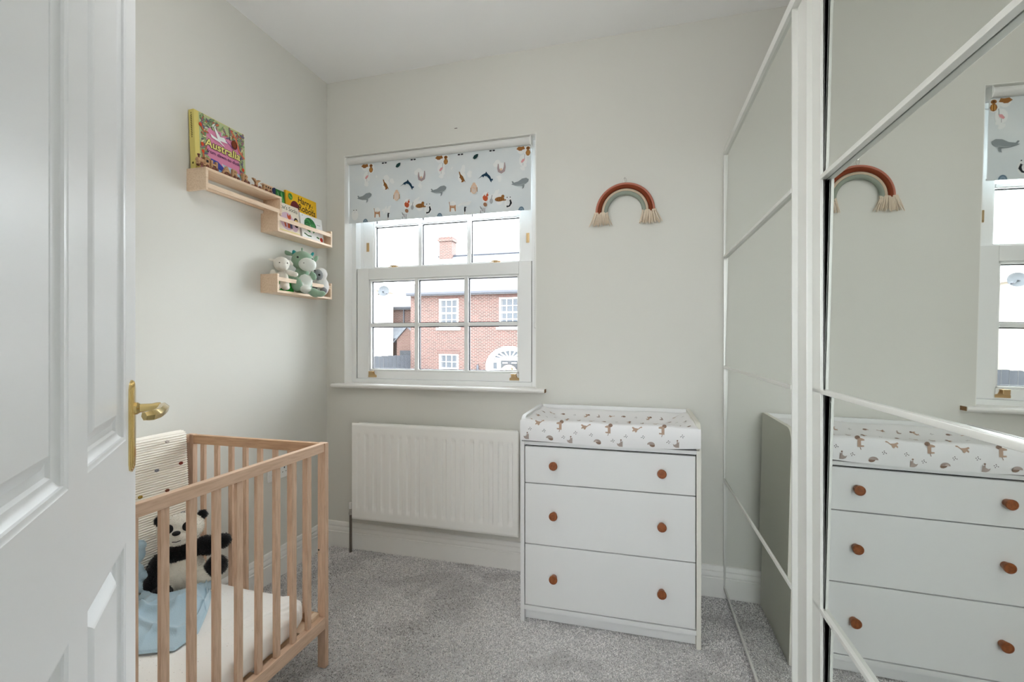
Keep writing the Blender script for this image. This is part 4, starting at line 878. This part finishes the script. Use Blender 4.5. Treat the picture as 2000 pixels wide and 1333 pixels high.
G().lathe([(.003, 0), (.003, .008), (.0055, .014), (.0055, .016)], (TX, 1.425, TZ+.028), n=12).done('chimney', M['redwood'], e); wheels(e, 1.418, 1.468)
G().box(TX+.0080, TX+.0084, 1.451, 1.461, TZ+.021, TZ+.031).done('cab_window', M['gap'], e)
e = thing('toy_carriage', 'brown wooden toy carriage with a pale roof at the right end of the letter train', 'toy', (TX, 1.768, TZ), group=None)
G().box(TX-.008, TX+.008, 1.742, 1.796, TZ+.006, TZ+.010, .001).box(TX-.0075, TX+.0075, 1.746, 1.792, TZ+.010, TZ+.029, .001).done('carriage_body', M['toywood'], e)
bx('roof', M['pine'], e, TX-.0095, TX+.0095, 1.738, 1.800, TZ+.029, TZ+.034, bev=.002); wheels(e, 1.744, 1.794)
for y in (1.756, 1.769, 1.782): G().box(TX+.0075, TX+.0079, y-.003, y+.003, TZ+.018, TZ+.025).done('carriage_window', M['gap'], e)

# ------------------------------------------------------------------ soft toys on the lowest shelf
SZ = 1.4075
def soft(name, label, o, prims, vox, sm=5):
    t = thing(name, label, 'soft toy', o); pr, f = toy(prims, o, (0, 0)); b, _, _ = blob('toy_body', pr, t, vox, sm); return t, f, frot(o).to_3x3()
Lc = lin(232, 228, 218); Gn = lin(150, 178, 154); Gl = lin(228, 232, 226); Tq = lin(52, 160, 160); Gg = lin(150, 152, 156)
t, f, R3 = soft('toy_lamb', 'small cream plush lamb, leftmost on the lowest shelf', (-1.672, 1.885, SZ), [((0, 0, .060), (.030, .024, .042), Lc), ((0, .0, .032), (.034, .028, .030), Lc), ((-.002, .008, .132), (.036, .032, .036), Lc), ((.004, .030, .118), (.020, .016, .020), Lc), ((-.044, .0, .150), (.016, .006, .008), Lc, 10), ((.038, .0, .142), (.017, .006, .009), Lc, 50), ((-.040, .010, .082), (.014, .013, .022), Lc, 10), ((.040, .022, .088), (.026, .013, .014), Lc, 20), ((.058, .034, .082), (.014, .012, .013), Lc), ((-.018, .035, .018), (.015, .028, .014), Lc), ((.020, .035, .018), (.015, .028, .014), Lc)], .0030)
for a, c in ((-.010, .0), (.024, .0)): G().ell(f((a, .0385, .134)), (.0028, .0025, .0028), R3, 8, 6).done('eye', solid(lin(70, 66, 60)), t)
t, f, R3 = soft('toy_dragon', 'sage green plush dragon with a white muzzle and turquoise horns, middle of the lowest shelf', (-1.668, 2.020, SZ), [
    ((0, 0, .050), (.050, .034, .050), Gn), ((.016, .030, .062), (.034, .022, .036), Gl), ((.002, .0, .172), (.053, .046, .050), Gn), ((.026, .045, .146), (.042, .030, .034), Gl), ((0, 0, .11), (.034, .028, .03), Gn),
    ((-.068, -.01, .208), (.026, .009, .012), Gn, 18), ((.066, -.01, .188), (.011, .009, .020), Gn, 25), ((-.036, .0, .212), (.010, .009, .014), Tq, -30), ((.050, .0, .210), (.008, .008, .012), Tq, 20), ((0.0, .0, .232), (.006, .008, .008), Gn),
    ((.052, .030, .092), (.016, .016, .023), Gn, -20), ((-.048, .020, .075), (.038, .018, .018), Gn, 25),
    ((-.020, .045, .040), (.030, .034, .022), Gl), ((-.024, .066, .042), (.026, .018, .036), Gn), ((.018, .055, .020), (.028, .045, .020), Gl), ((.056, .066, .004), (.032, .020, .022), Gn, 25), ((.086, .072, -.002), (.026, .018, .016), Gn, -10)], .0034)
for a, b, z in ((-.020, .043, .182), (.048, .036, .176)): G().ell(f((a, b, z)), (.005, .004, .005), R3, 10, 8).done('eye', mat('toy_eye_black', (.012, .012, .012), .12), t)
for a, b, z in ((.008, .072, .150),): G().ell(f((a, b, z)), (.0024, .002, .0024), R3, 8, 6).done('nostril', solid(lin(90, 90, 84)), t)
t, f, R3 = soft('toy_seal', 'small white plush seal with a grey face, rightmost on the lowest shelf', (-1.662, 2.166, SZ), [((0, 0, .055), (.038, .032, .052), lin(236, 234, 232)), ((-.006, .008, .122), (.036, .032, .034), lin(236, 234, 232)), ((-.016, .026, .116), (.026, .022, .028), Gg), ((-.040, .020, .050), (.020, .016, .016), lin(120, 120, 122), 20), ((.010, .036, .030), (.018, .018, .018), lin(130, 130, 134)), ((-.03, .03, .012), (.02, .025, .012), lin(120, 120, 122))], .0030)
G().ell(f((-.012, .048, .112)), (.006, .004, .005), R3, 10, 8).ell(f((-.034, .036, .136)), (.004, .003, .003), R3, 8, 6).done('nose', M['gap'], t)

# ------------------------------------------------------------------ outside
GZ = -1.56
g = G().box(-70, 60, -60, 90, GZ-.2, GZ); g.done('ground', M['paving'], kind='structure', label='paved ground outside')
g = G().box(-60, 50, 8, 15, GZ, GZ+.01); g.done('road', M['tarmac'], kind='structure', label='tarmac road outside')
def gable_roof(g, x0, x1, ye, yr, yb2, ze, zr, th=.12):
    for (a, za, b, zb_) in ((ye, ze, yr, zr), (yb2, ze, yr, zr)):
        g.poly([(x0, a, za), (x1, a, za), (x1, b, zb_), (x0, b, zb_), (x0, a, za-th), (x1, a, za-th), (x1, b, zb_-th), (x0, b, zb_-th)], [(0, 1, 2, 3), (4, 5, 6, 7), (0, 1, 5, 4), (1, 2, 6, 5), (2, 3, 7, 6), (3, 0, 4, 7)])
# --- red brick house
hs = thing('brick_house', 'red brick house with a slate roof straight across the road', 'house', (-4, 25, GZ))
HX0, HX1, HY = -11.46, 7.0, 22.0
openings = []
for cx in (-9.34, -6.11, -2.9, .3, 3.5):
    openings.append((cx-.54, cx+.54, 1.85, 3.32))
    if abs(cx+6.11) > .1: openings.append((cx-.54, cx+.54, -.96, .50))
openings.append((-7.32, -4.90, GZ, .90))
def wall_with_holes(g, x0, x1, z0, z1, y0, y1, holes):
    xs_ = sorted({x0, x1, *[h_[0] for h_ in holes], *[h_[1] for h_ in holes]}); zs_ = sorted({z0, z1, *[h_[2] for h_ in holes], *[h_[3] for h_ in holes]})
    for a, b in zip(xs_[:-1], xs_[1:]):
        run = None
        for c, d in zip(zs_[:-1], zs_[1:]):
            inside = any(h_[0]-1e-6 <= a and b <= h_[1]+1e-6 and h_[2]-1e-6 <= c and d <= h_[3]+1e-6 for h_ in holes)
            if inside:
                if run: g.box(a, b, y0, y1, run[0], run[1]); run = None
            else: run = (run[0], d) if run else (c, d)
        if run: g.box(a, b, y0, y1, run[0], run[1])
g = G(); wall_with_holes(g, HX0, HX1, GZ, 3.62, HY, HY+.3, openings)
g.box(HX0, HX0+.3, HY+.3, 29.4, GZ, 3.62).box(HX1-.3, HX1, HY+.3, 29.4, GZ, 3.62).box(HX0, HX1, 29.1, 29.4, GZ, 3.62)
for xx in (HX0, HX1-.3): g.prism([(22.0, 3.62), (29.4, 3.62), (25.7, 6.15)], lambda u, v, w: (w, u, v), xx, xx+.3)
g.done('brick_wall', M['brick'], hs, smooth=0)
g = G(); gable_roof(g, HX0-.12, HX1+.12, 21.72, 25.7, 29.68, 3.60, 6.22); g.done('slate_roof', M['slate'], hs, smooth=0)
G().box(HX0-.1, HX1+.1, 21.62, 21.74, 3.52, 3.66, .03).done('gutter', M['gutter'], hs)
G().box(HX0-.1, HX1+.1, 25.6, 25.8, 6.18, 6.28, .04).done('ridge_tile', M['gutter'], hs)
ch = G().box(-11.35, -10.55, 25.35, 26.05, 5.3, 7.05).box(-11.43, -10.47, 25.27, 26.13, 7.05, 7.2).box(-11.38, -10.52, 25.32, 26.08, 7.2, 7.3).done('chimney_stack', M['brick'], hs, smooth=0)
G().lathe([(.13, 0), (.11, .1), (.12, .42), (.14, .45)], (-10.95, 25.7, 7.3), n=14).done('chimney_pot', solid(lin(104, 90, 80)), hs)
def far_window(x0, x1, z0, z1, rows, cols=3):
    f = G(); f.box(x0, x1, HY+.06, HY+.16, z0, z0+.07).box(x0, x1, HY+.06, HY+.16, z1-.07, z1).box(x0, x0+.08, HY+.06, HY+.16, z0+.07, z1-.07).box(x1-.08, x1, HY+.06, HY+.16, z0+.07, z1-.07)
    f = f.done('window', M['upvc'], hs, smooth=0)
    a, b, c, d = x0+.08, x1-.08, z0+.07, z1-.07
    for i in range(1, cols): G().box(a+(b-a)*i/cols-.014, a+(b-a)*i/cols+.014, HY+.07, HY+.13, c, d).done('glazing_bar', M['upvc'], f, smooth=0)
    for j in range(1, rows): hgt = .014 if j != rows//2 else .035; G().box(a, b, HY+.065, HY+.135, c+(d-c)*j/rows-hgt, c+(d-c)*j/rows+hgt).done('glazing_bar', M['upvc'], f, smooth=0)
    G().box(a, b, HY+.105, HY+.115, c, d).done('pane', M['glass_far'], f, smooth=0)
    q = (b-a)*.10; G().box(a, a+q, HY+.098, HY+.104, c, d).box(b-q, b, HY+.098, HY+.104, c, d).done('curtain', M['curtain_far'], f, smooth=0)
for (x0, x1, z0, z1) in openings[:-1]:
    far_window(x0, x1, z0, z1, 4)
    G().box(x0-.12, x1+.12, HY-.08, HY+.1, z0-.13, z0, .01).done('stone_sill', M['stone'], hs)
    G().box(x0-.1, x1+.1, HY-.012, HY+.02, z1, z1+.24).done('brick_lintel', M['brick_soft'], hs, smooth=0)
    G().box(x0, x1, HY+.02, HY+.07, z1-.02, z1+.0).done('lintel_soffit', M['stone'], hs, smooth=0)
# arched door surround
DXc = -6.11; g = G(); outer = [(DXc+1.21*math.cos(a), .0-.10+1.01*math.sin(a)) for a in [PI*i/28 for i in range(29)]]
pts = [(DXc+1.21, GZ)]+outer+[(DXc-1.21, GZ)]
g.prism(pts, lambda u, v, w: (u, w, v), HY+.14, HY+.2)
g.done('porch_panel', M['upvc'], hs, smooth=0)
# brick spandrels closing the arch
for sx in (-1, 1):
    pts = [(DXc+sx*1.21, .90), (DXc+sx*1.21, -.10)]+[(DXc+sx*1.21*math.cos(a), -.10+1.0*math.sin(a)) for a in [PI/2*i/14 for i in range(15)]]
    G().prism(pts, lambda u, v, w: (u, w, v), HY+.0, HY+.3).done('arch_spandrel', M['brick'], hs, smooth=0)
ring_ = [(DXc+1.21*math.cos(a), -.10+1.01*math.sin(a)) for a in [PI*i/28 for i in range(29)]]; inn = [(DXc+.98*math.cos(a), -.06+.80*math.sin(a)) for a in [PI*i/28 for i in range(28, -1, -1)]]
G().prism([(DXc+1.21, GZ)]+ring_+[(DXc-1.21, GZ), (DXc-.98, GZ)]+inn+[(DXc+.98, GZ)], lambda u, v, w: (u, w, v), HY-.04, HY+.16).done('arch_surround', M['upvc'], hs, smooth=0)
G().prism(el(DXc, .24, .82, .44, 20, 0, 0, 180), lambda u, v, w: (u, w, v), HY+.125, HY+.138).done('fanlight_pane', M['glass_far'], hs, smooth=0)
for k in range(9):
    a = math.radians(10+20*k); G().prism(stroke([(DXc+.16*math.cos(a), .24+.09*math.sin(a)), (DXc+.86*math.cos(a), .24+.47*math.sin(a))], .055), lambda u, v, w: (u, w, v), HY+.09, HY+.125).done('fanlight_bar', M['upvc'], hs, smooth=0)
G().prism(el(DXc, .24, .20, .12, 14, 0, 0, 180), lambda u, v, w: (u, w, v), HY+.09, HY+.13).done('fanlight_hub', M['upvc'], hs, smooth=0)
dd = G().box(DXc-.45, DXc+.45, HY+.06, HY+.14, GZ+.02, .20).done('front_door', M['doorgrey'], hs, smooth=0, label='dark grey front door')
for dx in (-.23, .23):
    for z0, z1 in ((.02, .14), (-.75, -.08), (-1.4, -.9)): G().box(DXc+dx-.15, DXc+dx+.15, HY+.045, HY+.062, z0, z1, .01).done('door_panel', M['doorgrey'], dd)
    G().box(DXc+dx-.13, DXc+dx+.13, HY+.040, HY+.046, .06, .10).done('letter_light', solid(lin(190, 194, 200)), dd)
for sx in (-1, 1):
    G().box(DXc+sx*.77-.10, DXc+sx*.77+.10, HY+.12, HY+.138, -.95, .10).done('side_light', M['glass_far'], hs, smooth=0)
    for z in (-.6, -.25): G().box(DXc+sx*.77-.11, DXc+sx*.77+.11, HY+.10, HY+.12, z-.02, z+.02).done('side_light_bar', M['upvc'], hs, smooth=0)
    G().box(DXc+sx*.53-.05, DXc+sx*.53+.05, HY+.05, HY+.14, GZ, .24).done('door_jamb', M['upvc'], hs, smooth=0)
wl = thing('wall_lantern', 'small dark lantern on the brick wall left of the arched porch', 'lantern', (-7.72, HY, -.2))
G().lathe([(.02, -.16), (.06, -.12), (.07, .06), (.02, .14)], (-7.72, HY-.12, -.16), n=8).done('lantern_body', M['gutter'], wl); G().tube([(-7.72, HY, .02), (-7.72, HY-.12, -.02)], .015, 6).done('lantern_arm', M['gutter'], wl)
# --- rear brick wing behind
rw = thing('rear_brick_building', 'plain red brick building with a slate roof set back beside the brick house', 'building', (-16, 28, GZ))
G().box(-24, -11.66, 26, 30, GZ, 3.25).done('brick_wall', M['brick'], rw, smooth=0)
g = G(); gable_roof(g, -24, -11.64, 25.8, 28.1, 30.4, 3.22, 4.72); g.done('slate_roof', M['slate'], rw, smooth=0)
G().box(-24, -11.66, 25.72, 25.84, 3.16, 3.28, .02).done('gutter', M['gutter'], rw); G().tube([(-13.98, 25.93, 3.2), (-13.98, 25.93, GZ)], .05, 8).done('downpipe', M['gutter'], rw)
# --- small gabled outbuilding with slate lean-to
ob = thing('brick_outbuilding', 'small gabled brick outbuilding behind the dark fence', 'outbuilding', (-12.9, 24.6, GZ))
G().prism([(-13.38, GZ), (-11.9, GZ), (-11.9, 1.30), (-12.70, 1.95), (-13.38, 1.26)], lambda u, v, w: (u, w, v), 24.0, 25.6).done('brick_wall', brickmat('pale_red_brick', lin(92, 66, 60), lin(84, 58, 52), lin(98, 86, 80)), ob, smooth=0)
g = G()
for (a, za, b, zb_) in ((-13.55, 1.13, -12.70, 2.02), (-11.8, 1.25, -12.70, 2.02)): g.poly([(a, 23.9, za), (b, 23.9, zb_), (b, 25.7, zb_), (a, 25.7, za), (a, 23.9, za-.07), (b, 23.9, zb_-.07), (b, 25.7, zb_-.07), (a, 25.7, za-.07)], [(0, 1, 2, 3), (4, 5, 6, 7), (0, 1, 5, 4), (1, 2, 6, 5), (2, 3, 7, 6), (3, 0, 4, 7)])
g.done('roof', M['slate'], ob, smooth=0)
G().poly([(-14.6, 25.1, 1.34), (-12.7, 25.1, 1.34), (-12.7, 25.98, 2.2), (-14.6, 25.98, 2.2), (-14.6, 25.1, 1.26), (-12.7, 25.1, 1.26), (-12.7, 25.98, 2.12), (-14.6, 25.98, 2.12)], [(0, 1, 2, 3), (4, 5, 6, 7), (0, 1, 5, 4), (1, 2, 6, 5), (2, 3, 7, 6), (3, 0, 4, 7)]).done('lean_to_roof', M['slate'], ob, smooth=0)
G().box(-14.6, -13.4, 25.04, 25.12, 1.2, 1.3).done('eaves_gutter', M['gutter'], ob); bx('garage_door', M['fence'], ob, -13.15, -12.0, 23.93, 24.0, GZ, .62, bev=.01)
# --- cream rendered house
cr = thing('cream_house', 'cream rendered house at the left edge of the window view', 'house', (-17, 26, GZ))
CX = -14.15
G().prism([(-21.4, GZ), (CX, GZ), (CX, 4.15), (-17.8, 6.6), (-21.4, 4.15)], lambda u, v, w: (u, w, v), 18.5, 24.95).done('rendered_wall', M['render'], cr, smooth=0)
g = G()
for (a, za, b, zb_) in ((-21.6, 4.10, -17.8, 6.7), (CX+.18, 4.10, -17.8, 6.7)): g.poly([(a, 18.4, za), (b, 18.4, zb_), (b, 25.02, zb_), (a, 25.02, za), (a, 18.4, za-.09), (b, 18.4, zb_-.09), (b, 25.02, zb_-.09), (a, 25.02, za-.09)], [(0, 1, 2, 3), (4, 5, 6, 7), (0, 1, 5, 4), (1, 2, 6, 5), (2, 3, 7, 6), (3, 0, 4, 7)])
g.done('roof', M['render'], cr, smooth=0)
ds = thing('satellite_dish', 'grey satellite dish on the corner of the cream house', 'satellite dish', (-13.95, 23.3, 3.9))
dc = Vector((-13.72, 23.15, 3.96)); ax = Vector((.35, -.95, .30)).normalized()
G().lathe([(.02, .09), (.15, .07), (.25, .02), (.31, -.03), (.31, -.04), (.25, .01), (.15, .06), (.02, .08)], dc, -ax, 24).done('dish', M['dish'], ds)
G().tube([dc-ax*.05, dc+ax*.15+Vector((.12, 0, -.2)), dc+ax*.42+Vector((.26, 0, -.30))], .02, 6).done('feed_arm', M['dish'], ds); G().tube([dc, (-14.14, 23.3, 3.8)], .03, 6).done('bracket', M['dish'], ds)
G().ell(dc+ax*.42+Vector((.26, 0, -.30)), (.05, .05, .05), u=10, v=8).done('feed_horn', M['gutter'], ds)
# --- dark close-board fence
fe = thing('garden_fence', 'dark stained close-board fence between the two houses', 'fence', (-11.9, 20, GZ))
A0, B0 = Vector((-11.48, 21.95)), Vector((-12.12, 18.7)); L_ = (B0-A0).length; dv = (B0-A0)/L_; nv = Vector((dv.y, -dv.x)); n = 22
for i in range(n):
    a = A0+dv*(L_*i/n); b = A0+dv*(L_*(i+1)/n-.012); hz = .44+.012*math.sin(i*2.1)
    g = G(); q = nv*(.012 if i % 2 else .0)
    P2 = [(a+q), (b+q), (b+q+nv*.02), (a+q+nv*.02)]
    g.poly([(p.x, p.y, z) for z in (GZ, hz) for p in P2], [(0, 1, 2, 3), (4, 5, 6, 7), (0, 1, 5, 4), (1, 2, 6, 5), (2, 3, 7, 6), (3, 0, 4, 7)]); g.done('board', M['fence'], fe, smooth=0)
for q in (B0,): G().box(q.x-.06, q.x+.06, q.y-.06, q.y+.06, GZ, .55).done('post', M['stone'], fe)
# --- flowering shrub by the porch
hy = thing('flowering_shrub', 'round shrub covered in pale peach blossom in front of the arched porch', 'shrub', (-5.92, 21.2, GZ))
g = G(); g.tube([(-5.92, 21.2, GZ), (-5.90, 21.2, -.6)], [.06, .03], 8).done('trunk', M['fence'], hy)
g = G(); pg = G()
for i in range(150):
    a, b = random.uniform(0, 2*PI), random.uniform(-.6, 1.5); r = .36
    c = Vector((-5.92+r*math.cos(a)*math.cos(b), 21.2+r*math.sin(a)*math.cos(b), -.42+.40*math.sin(b)))
    (pg if i % 4 else g).ell(c, (.075, .075, .06), u=8, v=6)
g.ell((-5.92, 21.2, -.42), (.32, .32, .34)); g.done('foliage', M['leaf'], hy); pg.done('blossom', M['petal'], hy, kind='stuff')
